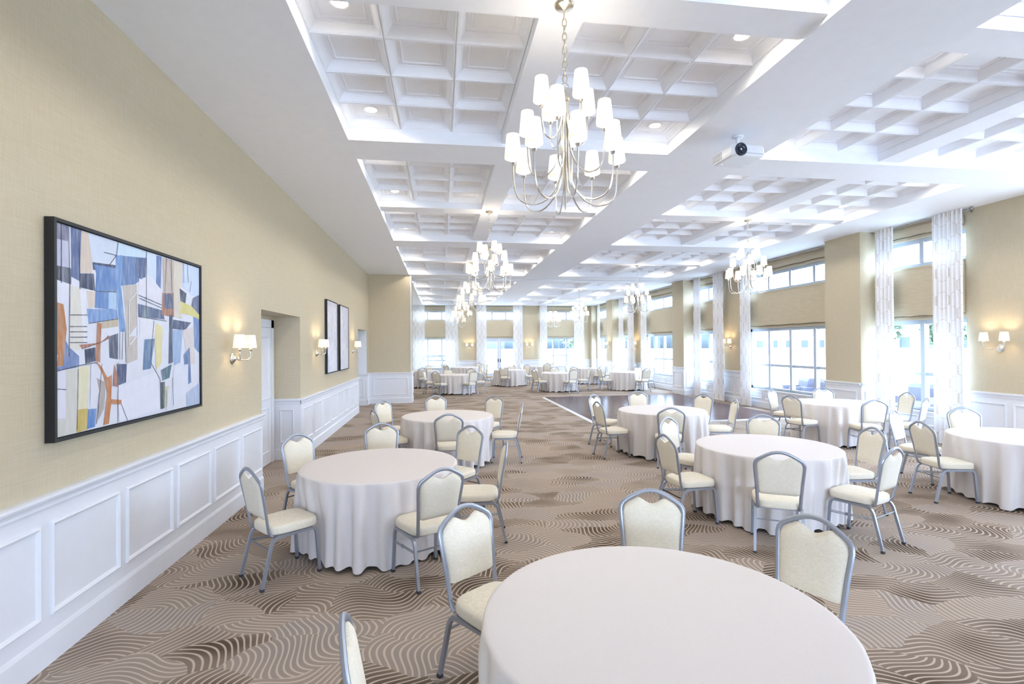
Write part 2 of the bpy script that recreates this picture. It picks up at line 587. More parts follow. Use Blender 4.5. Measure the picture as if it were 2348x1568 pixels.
# the alcove returns (they face back toward the camera, normal -y) and the partition pocket
for a, b in (AL1, AL2):
    wainscot(wall_left, (0, b), (1, 0), (0, -1), ALX, XL + .002, [(ALX + .1, XL - .1)])
wainscot(wall_left, (0, YS0), (1, 0), (0, -1), XL, -1.0, [(-2.28, -1.12)])
wainscot(wall_left, (-1.0, 0), (0, 1), (1, 0), YS0, YS1, [(17.8, 18.4)])
LWc = MB(); LWc.box(-1.03, YS0 - .012, 0, -.988, YS0 + .012, CZ); LWc.obj('corner_trim', 'white_paint', wall_left)

# right wall, face normal -x
def RWs(a, b, **k):
    wainscot(wall_right, (XR, 0), (0, 1), (-1, 0), a, b, **k)
prev = YB
for a, b in WINR:
    if a - prev > .05 and prev > YB - 1:
        segs = [(prev, a)]
        for p, q in PIERS:
            segs = [s_ for x, y in segs for s_ in ((x, min(y, p)), (max(x, q), y)) if s_[1] - s_[0] > .04]
        for x, y in segs: RWs(x, y)
    RWs(a, b, ztop=LOZ - .01, rail=False, pz=(.26, .46))
    prev = b
for p, q in PIERS:
    wainscot(wall_right, (9.2, 0), (0, 1), (-1, 0), p, q, [(p + .1, q - .1)])
    wainscot(wall_right, (0, p), (1, 0), (0, -1), 9.2 - .01, XR, [(9.28, 9.6)])
    wainscot(wall_right, (0, q), (-1, 0), (0, 1), -XR, -9.2 + .01, [(-9.6, -9.28)])

# far wall, normal -y
def FWs(a, b, **k):
    wainscot(wall_far, (0, YF), (1, 0), (0, -1), a, b, **k)
FWs(-2.42, WINF[0][0]); FWs(WINF[0][1], WINF[1][0]); FWs(WINF[1][1], WINF[2][0]); FWs(WINF[2][1], 9.3)
for k in (0, 2): FWs(*WINF[k], ztop=LOZ - .01, rail=False, pz=(.26, .46))
wainscot(wall_far, (0, YF - .35), (1, 0), (0, -1), 9.3, XR, [(9.36, 9.6)])

MB().box(ALX, AL2[1] - .006, RAIL, XL - .01, AL2[1] - .001, ALZ).obj('jamb_panel', 'white_paint', wall_left)  # pale overlay added over the wallpaper, giving the jamb its lit look

# ------------------------------------------------------------------ ceiling with coffers
COX = [(-1.07, 2.925), (4.15, 8.15)]
COY = [(1.03, 6.2), (6.826, 11.99), (12.7, 17.62), (19.35, 24.45), (25.05, 30.1)]
cm = MB()
xb = [-3.0] + [q for p in COX for q in p] + [XR + .25]
yb = [YB - .25] + [q for p in COY for q in p] + [YF + .25]
for i in range(len(xb) - 1):
    for j in range(len(yb) - 1):
        if i % 2 == 1 and j % 2 == 1: continue
        cm.box(xb[i], yb[j], CZ, xb[i + 1], yb[j + 1], CZ + .16)
ceiling = struct(cm.obj('ceiling', 'ceiling_paint'))
mb = MB(); mb.box(-1.0, 18.62, CZ - .012, XR - .4, 18.72, CZ + .002); mb.obj('partition_track', 'aluminium', ceiling)

def tile_mesh(sx, sy):
    """one coffered panel: rim, cornice slope, ledge, inner bead and sunk field"""
    prof = [(0, .012), (.003, .012), (.004, 0), (.014, 0), (.017, .006), (.024, .010), (.030, .016), (.052, .048), (.066, .066), (.070, .070), (.078, .072), (.080, .080),
            (.112, .080), (.116, .074), (.124, .072), (.130, .076), (.133, .084)]
    rs = []
    for ins, h in prof:
        x, y = sx / 2 - ins, sy / 2 - ins
        rs.append([(-x, -y, h), (-x, y, h), (x, y, h), (x, -y, h)])
    return MB().rings(rs, False, True).mesh('coffer_panel', 'ceiling_paint')

TZ = CZ + .155
BEAM = CZ + .04
BWX, BWY = .34, .33
DL = []          # downlight positions
for ci, (x0, x1) in enumerate(COX):
    for cj, (y0, y1) in enumerate(COY):
        k = MB()
        e = .02
        # lip all round
        for a in ((x0 - e, y0 - e, x0 + .004, y1 + e), (x1 - .004, y0 - e, x1 + e, y1 + e), (x0, y0 - e, x1, y0 + .004), (x0, y1 - .004, x1, y1 + e)):
            k.box(a[0], a[1], CZ + .001, a[2], a[3], CZ + .42)
        xm, ym = (x0 + x1) / 2, (y0 + y1) / 2
        k.box(xm - BWX / 2, y0, BEAM, xm + BWX / 2, y1, TZ + .2)
        k.box(x0, ym - BWY / 2, BEAM + .001, x1, ym + BWY / 2, TZ + .199)
        k.box(x0 - e, y0 - e, CZ + .40, x1 + e, y1 + e, CZ + .42)
        cof = k.obj('coffer', 'ceiling_paint', ceiling)
        sx = ((x1 - x0) - BWX) / 6
        sy = ((y1 - y0) - BWY) / 8
        tm = tile_mesh(sx, sy)
        joined = MB()
        for a in range(6):
            for b in range(8):
                cx_ = x0 + sx * (a + .5) + (BWX if a > 2 else 0)
                cy_ = y0 + sy * (b + .5) + (BWY if b > 3 else 0)
                if cj < 3:
                    link('coffer_panel', tm, cof, (cx_, cy_, TZ))
                else:
                    base = len(joined.v)
                    joined.v += [(v.co.x + cx_, v.co.y + cy_, v.co.z + TZ) for v in tm.vertices]
                    joined.f += [tuple(base + q for q in p.vertices) for p in tm.polygons]
                if a in (0, 5) and b in (0, 3, 4, 7):
                    DL.append((ci, cj, a, b, cx_, cy_))
        if cj >= 3:
            o = joined.obj('coffer_panels', 'ceiling_paint', cof); o['kind'] = 'stuff'

# ------------------------------------------------------------------ windows
def window(n, org, du, nrm_in, u0, u1, npane, transom_only=False, wid=.07):
    """nrm_in points into the room; frame sits in the wall thickness"""
    fr = frame_on(org, du, nrm_in)
    root = link('window_%d' % n, None)
    struct(root)
    d0, d1 = -.15, -.08
    def fbox(mb, a, b, z0, z1, e0=d0, e1=d1):
        P = [fr(a, e0, z0), fr(b, e1, z1)]
        lo = [min(p[i] for p in P) for i in range(3)]; hi = [max(p[i] for p in P) for i in range(3)]
        mb.box(*lo, *hi)
    for kind, z0, z1 in (('lower', LOZ, LOT), ('upper', HIZ, HIT)):
        if transom_only and kind == 'lower': continue
        f = MB()
        fbox(f, u0, u0 + wid, z0, z1); fbox(f, u1 - wid, u1, z0, z1)
        fbox(f, u0, u1, z0, z0 + wid); fbox(f, u0, u1, z1 - wid - .02, z1)
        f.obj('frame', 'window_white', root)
        pw = (u1 - u0) / npane
        for k in range(1, npane):
            c = u0 + pw * k
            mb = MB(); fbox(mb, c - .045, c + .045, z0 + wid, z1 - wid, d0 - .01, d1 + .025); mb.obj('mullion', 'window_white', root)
        rows = [(z0 + wid, z1 - wid - .02)]
        if kind == 'lower':
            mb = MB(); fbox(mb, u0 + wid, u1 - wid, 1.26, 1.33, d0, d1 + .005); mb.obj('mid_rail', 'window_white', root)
            rows = [(z0 + wid, 1.26), (1.33, z1 - wid - .02)]
            mb = MB(); fbox(mb, u0 - .04, u1 + .04, z0 - .035, z0, -.15, .045); mb.obj('sill', 'white_paint', root)
        for k in range(npane):
            for za, zb in rows:
                mb = MB(); fbox(mb, u0 + pw * k + .02, u0 + pw * (k + 1) - .02, za, zb, -.120, -.112); mb.obj('pane', 'glass', root)
    return root

NP = [4, 2, 4, 2, 4, 2, 4]
for k, (a, b) in enumerate(WINR):
    if k < 1: continue
    window(k, (XR, 0), (0, 1), (-1, 0), a, b, NP[k])
for k, (a, b) in enumerate(WINF):
    root = window(8 + k, (0, YF), (1, 0), (0, -1), a, b, 3, transom_only=(k == 1))

# double glazed door in the middle of the far wall
dr = struct(link('door_1', None))
a, b = WINF[1]
mb = MB(); y0, y1 = YF + .06, YF + .14
mb.box(a, y0, 0, a + .07, y1, LOT); mb.box(b - .07, y0, 0, b, y1, LOT); mb.box(a, y0, LOT - .10, b, y1, LOT)
mb.box(a, y0, 0, b, y1, .02)
mb.obj('door_frame', 'aluminium', dr)
cxd = 3.55
for s_, (p, q) in enumerate(((a + .07, cxd - .004), (cxd + .004, b - .07))):
    lf = MB()
    st = .11
    lf.box(p, y0 + .01, .02, p + (st if s_ else .30), y1 - .01, LOT - .10); lf.box(q - (st if not s_ else .30), y0 + .01, .02, q, y1 - .01, LOT - .10)
    pl, ql = p + (st if s_ else .30), q - (st if not s_ else .30)
    lf.box(pl, y0 + .01, .02, ql, y1 - .01, .25); lf.box(pl, y0 + .01, LOT - .22, ql, y1 - .01, LOT - .10)
    leaf = lf.obj('door_leaf', 'aluminium', dr)
    MB().box(pl, y0 + .03, .25, ql, y0 + .04, LOT - .22).obj('pane', 'glass', leaf)
    MB().box(pl, y0 - .02, .98, ql, y0 + .01, 1.02).obj('push_bar', 'aluminium', leaf)
    hx = cxd + (-.07 if s_ == 0 else .07)
    MB().box(hx - .03, y0 - .05, .93, hx + .03, y0 + .01, 1.13).obj('door_handle', 'dark_plastic', leaf)

# white panelled door at the back of the alcove
d2 = struct(link('door_2', None))
x = ALX
mb = MB()
mb.box(x, 9.06, 0, x + .022, 9.19, 2.40); mb.box(x, 7.36, 0, x + .022, 7.49, 2.40); mb.box(x, 7.36, 2.27, x + .022, 9.19, 2.40)
mb.obj('door_casing', 'white_paint', d2)
for p, q in ((7.49, 8.27), (8.28, 9.055)):
    sl = MB().box(x, p, .01, x + .014, q, 2.265).obj('door_leaf', 'white_paint', d2)
    for z0, z1 in ((.2, .95), (1.08, 2.12)):
        c = (x + .014, (p + q) / 2, (z0 + z1) / 2)
        link('panel_moulding', moulding_mesh(q - p - .24, z1 - z0), sl, c, math.pi / 2)
    yk = 8.2 if p < 8 else 8.36
    MB().lathe([(.026, 0), (.026, .008), (.010, .012), (.010, .04), (.028, .05), (.026, .072), (0.001, .076)], 12, (x + .014, yk, 1.0), 'x').obj('door_knob', 'nickel', sl, 40)
d3 = struct(link('door_3', None))
mb = MB()
mb.box(x, AL2[0] + .1, 0, x + .022, AL2[0] + .22, 2.40); mb.box(x, AL2[1] - .22, 0, x + .022, AL2[1] - .1, 2.40); mb.box(x, AL2[0] + .1, 2.28, x + .022, AL2[1] - .1, 2.40)
mb.obj('door_casing', 'white_paint', d3)
sl = MB().box(x, AL2[0] + .22, .01, x + .014, AL2[1] - .22, 2.28).obj('door_leaf', 'white_paint', d3)
for z0, z1 in ((.2, .95), (1.08, 2.12)):
    link('panel_moulding', moulding_mesh(1.0, z1 - z0), sl, (x + .014, sum(AL2) / 2, (z0 + z1) / 2), math.pi / 2)
# ------------------------------------------------------------------ roman shades
def shade(label, org, du, nrm, u0, u1, z0, z1, group):
    fr = frame_on(org, du, nrm)
    t = thing('roman_shade', label, 'shade', fr((u0 + u1) / 2, .02, z0), math.atan2(nrm[1], nrm[0]) + math.pi / 2, group)
    w_, h_ = u1 - u0, z1 - z0
    n = 24
    rs = []
    for k in range(n + 1):
        x = -w_ / 2 + w_ * k / n
        wob = .005 * math.sin(k * 1.1) + .003 * math.sin(k * 2.3 + 1)
        rs.append([(x, -.016 - .004 * math.sin(k * .9), wob), (x, -.004, wob), (x, -.004, h_), (x, -.016, h_)])
    MB().rings(rs).obj('fabric_panel', 'shade_fabric', t)
    MB().box(-w_ / 2, -.024, h_ - .03, w_ / 2, -.002, h_ + .01).obj('headrail', 'shade_fabric', t)
    hb = []
    for k in range(n + 1):
        x = -w_ / 2 + w_ * k / n
        wob = .005 * math.sin(k * 1.1) + .003 * math.sin(k * 2.3 + 1)
        hb.append([(x, -.020, wob - .012), (x, -.002, wob - .012), (x, -.002, wob), (x, -.020, wob)])
    MB().rings(hb).obj('hem_bar', 'hem_brown', t)
    return t
M['hem_brown'] = plain('shade_hem', S(96, 84, 66), .8)  # dark brown paints the shadow along the fabric's bottom edge onto the hem bar

RWN = {1: 'nearest right-hand window', 2: 'wide right-hand window past the nearest pier', 3: 'narrow right-hand window short of the second pier',
       4: 'wide right-hand window beyond the second pier', 5: 'narrow window short of the third pier', 6: 'last right-hand window by the far corner'}
FWN = {0: 'left window of the far wall', 1: 'glazed doors of the far wall', 2: 'right window of the far wall'}
for k, nm in RWN.items():
    a, b = WINR[k]
    shade('tan shade lowered across the middle of the ' + nm, (XR, 0), (0, 1), (-1, 0), a + .01, b - .01, 2.48, 3.47, 'lowered tan shades')
    shade('short tan valance shade above the ' + nm, (XR, 0), (0, 1), (-1, 0), a + .01, b - .01, 4.13, 4.295, 'tan valance shades')
for k, nm in FWN.items():
    a, b = WINF[k]
    shade('tan shade lowered above the ' + nm if k == 1 else 'tan shade lowered across the middle of the ' + nm, (0, YF), (1, 0), (0, -1), a + .01, b - .01, 2.48, 3.47, 'lowered tan shades')
    shade('short tan valance shade above the ' + nm, (0, YF), (1, 0), (0, -1), a + .01, b - .01, 4.13, 4.295, 'tan valance shades')

# ------------------------------------------------------------------ curtains and rods
def curtain(label, org, du, nrm, u0, u1, seed, group='sheer white curtains'):
    rnd = random.Random(seed)
    fr = frame_on(org, du, nrm)
    c = fr((u0 + u1) / 2, .215, 0)
    t = thing('curtain', label, 'curtain', (c[0], c[1], 0), math.atan2(nrm[1], nrm[0]) + math.pi / 2, group)
    W = u1 - u0
    pleats = max(4, round(W / .085))
    nx, zs = pleats * 6, [.015, .25, .8, 1.5, 2.3, 3.1, 3.8, 4.15, 4.27, 4.385]
    ph = [rnd.uniform(-.5, .5) for _ in range(pleats + 1)]
    V = []; UV = []
    for j, z in enumerate(zs):
        tz = z / zs[-1]
        amp = .034 * (1 - .45 * max(0, (tz - .9) / .1)) * (1.1 - .25 * tz)
        spread = 1.0 + .06 * (1 - tz) ** 2
        for i in range(nx + 1):
            s_ = i / nx
            q = s_ * pleats
            jj = int(min(q, pleats - .001))
            wob = ph[jj] * (1 - (q - jj)) + ph[min(jj + 1, pleats)] * (q - jj)
            x = (s_ - .5) * W * spread + .012 * wob * (1 - tz)
            y = amp * math.sin(2 * math.pi * q + .7 * wob * (1 - tz)) * (1 + .35 * wob)
            V.append((x, y, z)); UV.append((s_ * W * 1.55, z))
    me = bpy.data.meshes.new('curtain_cloth')
    Fc = [(j * (nx + 1) + i, j * (nx + 1) + i + 1, (j + 1) * (nx + 1) + i + 1, (j + 1) * (nx + 1) + i) for j in range(len(zs) - 1) for i in range(nx)]
    me.from_pydata(V, [], Fc)
    uvl = me.uv_layers.new(name='UVMap')
    for lp_ in me.loops: uvl.data[lp_.index].uv = UV[lp_.vertex_index]
    me.polygons.foreach_set('use_smooth', [True] * len(Fc))
    me.materials.append(M['curtain'])
    link('cloth', me, t)
    hd = MB()
    for q in range(pleats):
        x = ((q + .5) / pleats - .5) * W
        hd.box(x - .008, -.012, 4.30, x + .008, .026, 4.385)
    hd.obj('pleat_heading', 'curtain', t)['kind'] = 'stuff'
    return t

def rod(label, org, du, nrm, u0, u1, fin=(True, True)):
    fr = frame_on(org, du, nrm)
    t = thing('curtain_rod', label, 'curtain rod', fr((u0 + u1) / 2, .15, 4.352), math.atan2(nrm[1], nrm[0]) + math.pi / 2, 'curtain rods')
    h = (u1 - u0) / 2
    sgn = 1
    MB().tube([(-h, 0, 0), (h, 0, 0)], .014, 8).obj('pole', 'rod_metal', t, 40)
    for e in (-1, 1):
        MB().lathe([(.014, 0), (.022, .005), (.014, .012), (.026, .025), (.032, .04), (.026, .056), (.004, .066)], 10, (0, 0, 0), 'x').obj('finial', 'rod_metal', t, 50, (e * h, 0, 0), 0 if e > 0 else math.pi)
        mb = MB(); mb.tube([(e * (h - .08), .145, .0), (e * (h - .08), 0, 0)], .008, 6); mb.box(e * (h - .08) - .02, .140, -.03, e * (h - .08) + .02, .148, .03); mb.obj('bracket', 'rod_metal', t)
    k = int(2 * h / .11)
    rg = MB().tube(arc((0, 0, -.004), .021, 0, 337, 9, 'yz'), .0028, 4, (1, 0, 0), True).mesh('ring', 'rod_metal')
    for q in range(k + 1):
        link('ring', rg, t, (-h + .08 + q * (2 * h - .16) / max(1, k), 0, 0))
    return t

cur = [(8.00, 8.58, 'sheer patterned curtain on the near side of the nearest right-hand window'), (9.43, 9.88, 'sheer patterned curtain between the nearest right-hand window and its pier'),
       (14.42, 14.97, 'sheer curtain at the far side of the wide window behind the big right chandelier'), (15.94, 16.57, 'sheer curtain on the near side of the narrow window short of the second pier'),
       (17.44, 17.96, 'sheer curtain against the near face of the second pier'), (22.38, 23.05, 'sheer curtain at the far side of the wide window beyond the second pier'),
       (23.95, 24.73, 'sheer curtain on the near side of the narrow window short of the third pier'), (25.38, 26.08, 'sheer curtain against the near face of the third pier'),
       (29.3, 29.78, 'sheer curtain on the right wall nearest the far corner')]
for k, (a, b, lb) in enumerate(cur): curtain(lb, (XR, 0), (0, 1), (-1, 0), a, b, k)
curf = [(-1.68, -.95, 'sheer white curtain at the left edge of the far wall beside the stub wall'), (.28, 1.03, 'sheer white curtain right of the left far window'),
        (2.14, 2.75, 'sheer white curtain left of the glazed far doors'), (4.39, 4.98, 'sheer white curtain right of the glazed far doors'),
        (6.05, 6.50, 'sheer white curtain left of the right far window'), (8.22, 8.85, 'sheer white curtain right of the right far window')]
for k, (a, b, lb) in enumerate(curf): curtain(lb, (0, YF), (1, 0), (0, -1), a, b, 40 + k)
rod('bronze curtain rod with rings over the nearest right-hand window', (XR, 0), (0, 1), (-1, 0), 7.93, 10.0)
rod('bronze curtain rod over the wide window past the nearest pier', (XR, 0), (0, 1), (-1, 0), 11.10, 15.05)
rod('bronze curtain rod over the narrow window short of the second pier', (XR, 0), (0, 1), (-1, 0), 15.86, 18.27)
rod('bronze curtain rod over the wide window beyond the second pier', (XR, 0), (0, 1), (-1, 0), 19.27, 23.12)
rod('bronze curtain rod over the narrow window short of the third pier', (XR, 0), (0, 1), (-1, 0), 23.88, 26.41)
rod('bronze curtain rod over the last right-hand window', (XR, 0), (0, 1), (-1, 0), 27.4, 29.88)
for (a, b), lb in zip(((-1.75, 1.1), (2.05, 5.05), (5.98, 8.95)), ('left far window', 'glazed far doors', 'right far window')):
    rod('bronze curtain rod over the ' + lb, (0, YF), (1, 0), (0, -1), a, b)

# ------------------------------------------------------------------ lamp shades, sconces, chandeliers, downlights
def shade_mesh(r0_, r1_, h_, mat, n=20):
    mb = MB()
    mb.lathe([(r0_, 0), (r0_ + .001, .004), (r1_ + .001, h_ - .004), (r1_, h_), (r1_ - .004, h_), (r1_ - .003, h_ - .004), (r0_ - .003, .004), (r0_ - .004, 0)], n, cap0=False, cap1=False)
    # close ring between inner and outer bottom edge
    b = len(mb.v) - n
    for k in range(n): mb.f.append((k, (k + 1) % n, b + (k + 1) % n, b + k))
    return mb.mesh('lamp_shade', mat, 40)

SCS = shade_mesh(.070, .053, .155, 'sconce_shade')
def sconce(label, loc, rz, power=1.6):
    """local: wall at y=0, room towards -y"""
    t = thing('wall_sconce', label, 'wall lamp', loc, rz, 'double-shade wall sconces')
    MB().lathe([(.062, 0), (.064, -.006), (.056, -.012), (.05, -.014), (.045, -.022), (.03, -.034), (.014, -.045), (.012, -.062), (.016, -.068), (.010, -.078), (.002, -.082)], 20, (0, 0, 0), 'y').obj('back_plate', 'nickel', t, 35)
    for e in (-1, 1):
        p = bez((0, -.05, 0), (e * .05, -.10, -.02), (e * .155, -.16, -.05), (e * .165, -.145, .06), 12) + [(e * .165, -.145, .10)]
        a = MB().tube(p, .0065, 8).obj('arm', 'nickel', t, 50)
        MB().lathe([(.008, .085), (.022, .10), (.024, .108), (.012, .112), (.010, .17), (.010, .20)], 12, (e * .165, -.145, 0)).obj('candle_cup', 'nickel', a, 40)
        link('lamp_shade', SCS, t, (e * .165, -.145, .125))
        L = bpy.data.lights.new('sconce_bulb', 'POINT')
        L.energy = power; L.color = (1, .78, .5); L.shadow_soft_size = .025
        lo = link('sconce_bulb', L, t, (e * .165, -.145, .20)) if False else None
        lo = bpy.data.objects.new('sconce_bulb', L); lo.parent = t; lo.location = (e * .165, -.145, .235); COL.objects.link(lo)
    return t
SL = [(6.33, 'twin-shade sconce between the big painting and the door alcove'), (10.37, 'twin-shade sconce just left of the paired tall paintings'), (14.5, 'twin-shade sconce right of the paired tall paintings')]
for y, lb in SL: sconce(lb, (XL, y, 1.81), math.pi / 2)
for y, lb in [(7.55, 'twin-shade sconce at the right edge beside the nearest curtain'), (15.86, 'twin-shade sconce on the right wall between the wide window and the narrow one'), (24.08, 'twin-shade sconce on the right wall beyond the second wide window')]:
    sconce(lb, (XR, y, 1.83), -math.pi / 2)
sconce('twin-shade sconce on the face of the third right-hand pier', (9.2, 27.0, 1.82), -math.pi / 2)
sconce('twin-shade sconce on the far wall left of the glazed doors', (1.72, YF, 1.80), 0)
sconce('twin-shade sconce on the far wall right of the glazed doors', (5.42, YF, 1.80), 0)

CHS = shade_mesh(.062, .046, .172, 'lamp_shade')
TIERS = [  # number, radius, first angle, shade bottom, lowest point of arm, where it leaves the stem
    (4, .200, -70, 3.675, 3.43, 3.66), (4, .285, -25, 3.512, 3.19, 3.50), (8, .385, -92, 3.288, 2.965, 3.30)]
def chandelier_proto():
    dat = []
    for n, R, a0, zb, zl, zs in TIERS:
        am = MB()
        p = [(.022, 0, 3.74), (.024, 0, zs)] + bez((.024, 0, zs - .02), (.03, 0, zl + .06), (R * .50, 0, zl - .03), (R * .72, 0, zl), 9) + bez((R * .78, 0, zl + .005), (R * .98, 0, zl + .03), (R, 0, zl + .12), (R, 0, zb - .02), 7)
        am.tube(p, .0062, 7, (0, 1, 0))
        cup = MB().lathe([(.007, zb - .05), (.014, zb - .045), (.02, zb - .03), (.012, zb - .02), (.011, zb + .05), (.002, zb + .052)], 10, (R, 0, 0))
        bulb = MB().lathe([(.003, zb + .05), (.012, zb + .056), (.018, zb + .072), (.017, zb + .088), (.009, zb + .108), (.001, zb + .116)], 8, (R, 0, 0))
        dat.append((am.mesh('arm', 'nickel', 50), cup.mesh('candle_cup', 'nickel', 40), bulb.mesh('bulb', 'bulb', 60)))
    hub = MB()
    hub.lathe([(.004, 2.925), (.007, 2.95), (.005, 3.0), (.008, 3.03), (.012, 3.08), (.012, 3.70), (.034, 3.715), (.036, 3.735), (.02, 3.75), (.012, 3.775), (.006, 3.80)], 14)
    lp_ = MB().tube(arc((0, 0, 3.825), .026, 0, 338, 13), .005, 6, (0, 1, 0), True)
    can = MB().lathe([(.07, 4.43), (.072, 4.42), (.066, 4.408), (.03, 4.395), (.012, 4.385), (.008, 4.365)], 20)
    L_ = MB(); pts = []
    for k in range(16):
        a = 6.28318 * k / 16
        pts.append((.016 * math.cos(a), 0, .032 * math.sin(a)))
    L_.tube(pts, .0042, 5, (0, 1, 0), True)
    return dat, hub.mesh('stem', 'brass', 35), lp_.mesh('hanging_loop', 'nickel', 60), can.mesh('canopy', 'brass', 35), L_.mesh('chain_link', 'brass', 60)
CHD = chandelier_proto()
def chandelier(label, x, y, links=True):
    t = thing('chandelier', label, 'chandelier', (x, y, 0), 0, 'tiered shaded chandeliers')
    dat, hub, loop, can, lk = CHD
    link('stem', hub, t); link('hanging_loop', loop, t); link('canopy', can, t)
    nl = 10
    for k in range(nl):
        o = link('chain_link', lk, t, (0, 0, 3.882 + k * .0515)); o.rotation_euler = (0, 0, math.pi / 2 * (k % 2))
    for (n, R, a0, zb, zl, zs), (am, cup, bulb) in zip(TIERS, dat):
        for k in range(n):
            a = math.radians(a0 + 360 * k / n)
            o = link('arm', am, t, None, a)
            link('candle_cup', cup, o)
            link('bulb', bulb, o)
            link('lamp_shade', CHS, t, (R * math.cos(a), R * math.sin(a), zb))
    return t
for x, y, lb in [(.91, 3.6, 'largest nearest chandelier of cream shades hanging over the front tables'), (.91, 9.36, 'second chandelier of the left row beyond the nearest one'),
                 (.92, 15.2, 'third chandelier of the left row, overlapped by the second'), (.92, 22.0, 'fourth chandelier of the left row, low behind the third'),
                 (.92, 27.7, 'farthest chandelier of the left row near the far wall'),
                 (6.15, 9.45, 'nearest chandelier of the right row before the wide windows'), (6.15, 15.25, 'second chandelier of the right row'),
                 (6.2, 22.2, 'third chandelier of the right row'), (6.25, 27.8, 'farthest chandelier of the right row before the right far window')]:
    chandelier(lb, x, y)

rim = MB().lathe([(.062, .0), (.064, -.006), (.082, -.008), (.084, -.002), (.084, .004)], 20, cap0=False, cap1=False).mesh('trim_ring', 'ceiling_paint', 40)
lens = MB().lathe([(.063, -.003), (.03, .001), (.001, .002)], 16, cap0=False).mesh('lens', 'lens')
ORD = ['nearest', 'second', 'third', 'fourth', 'farthest']
ROWN = {0: 'first', 3: 'fourth', 4: 'fifth', 7: 'eighth'}
for ci, cj, a, b, x, y in DL:
    lb = 'recessed downlight, %s coffered bay of %s row, %s side, %s panel from camera' % (ORD[cj], ('left', 'right')[ci], 'left' if a == 0 else 'right', ROWN[b])
    t = thing('recessed_downlight', lb, 'ceiling light', (x, y, TZ + .0835), 0, 'recessed ceiling downlights')
    link('trim_ring', rim, t); link('lens', lens, t, (0, 0, -.0045))
    L = bpy.data.lights.new('downlight_beam', 'SPOT')
    L.energy = DLP; L.color = (1, .93, .82); L.spot_size = 2.96; L.spot_blend = .5; L.shadow_soft_size = .05
    o = bpy.data.objects.new('downlight_beam', L); o.location = (x, y, TZ + .012); COL.objects.link(o)
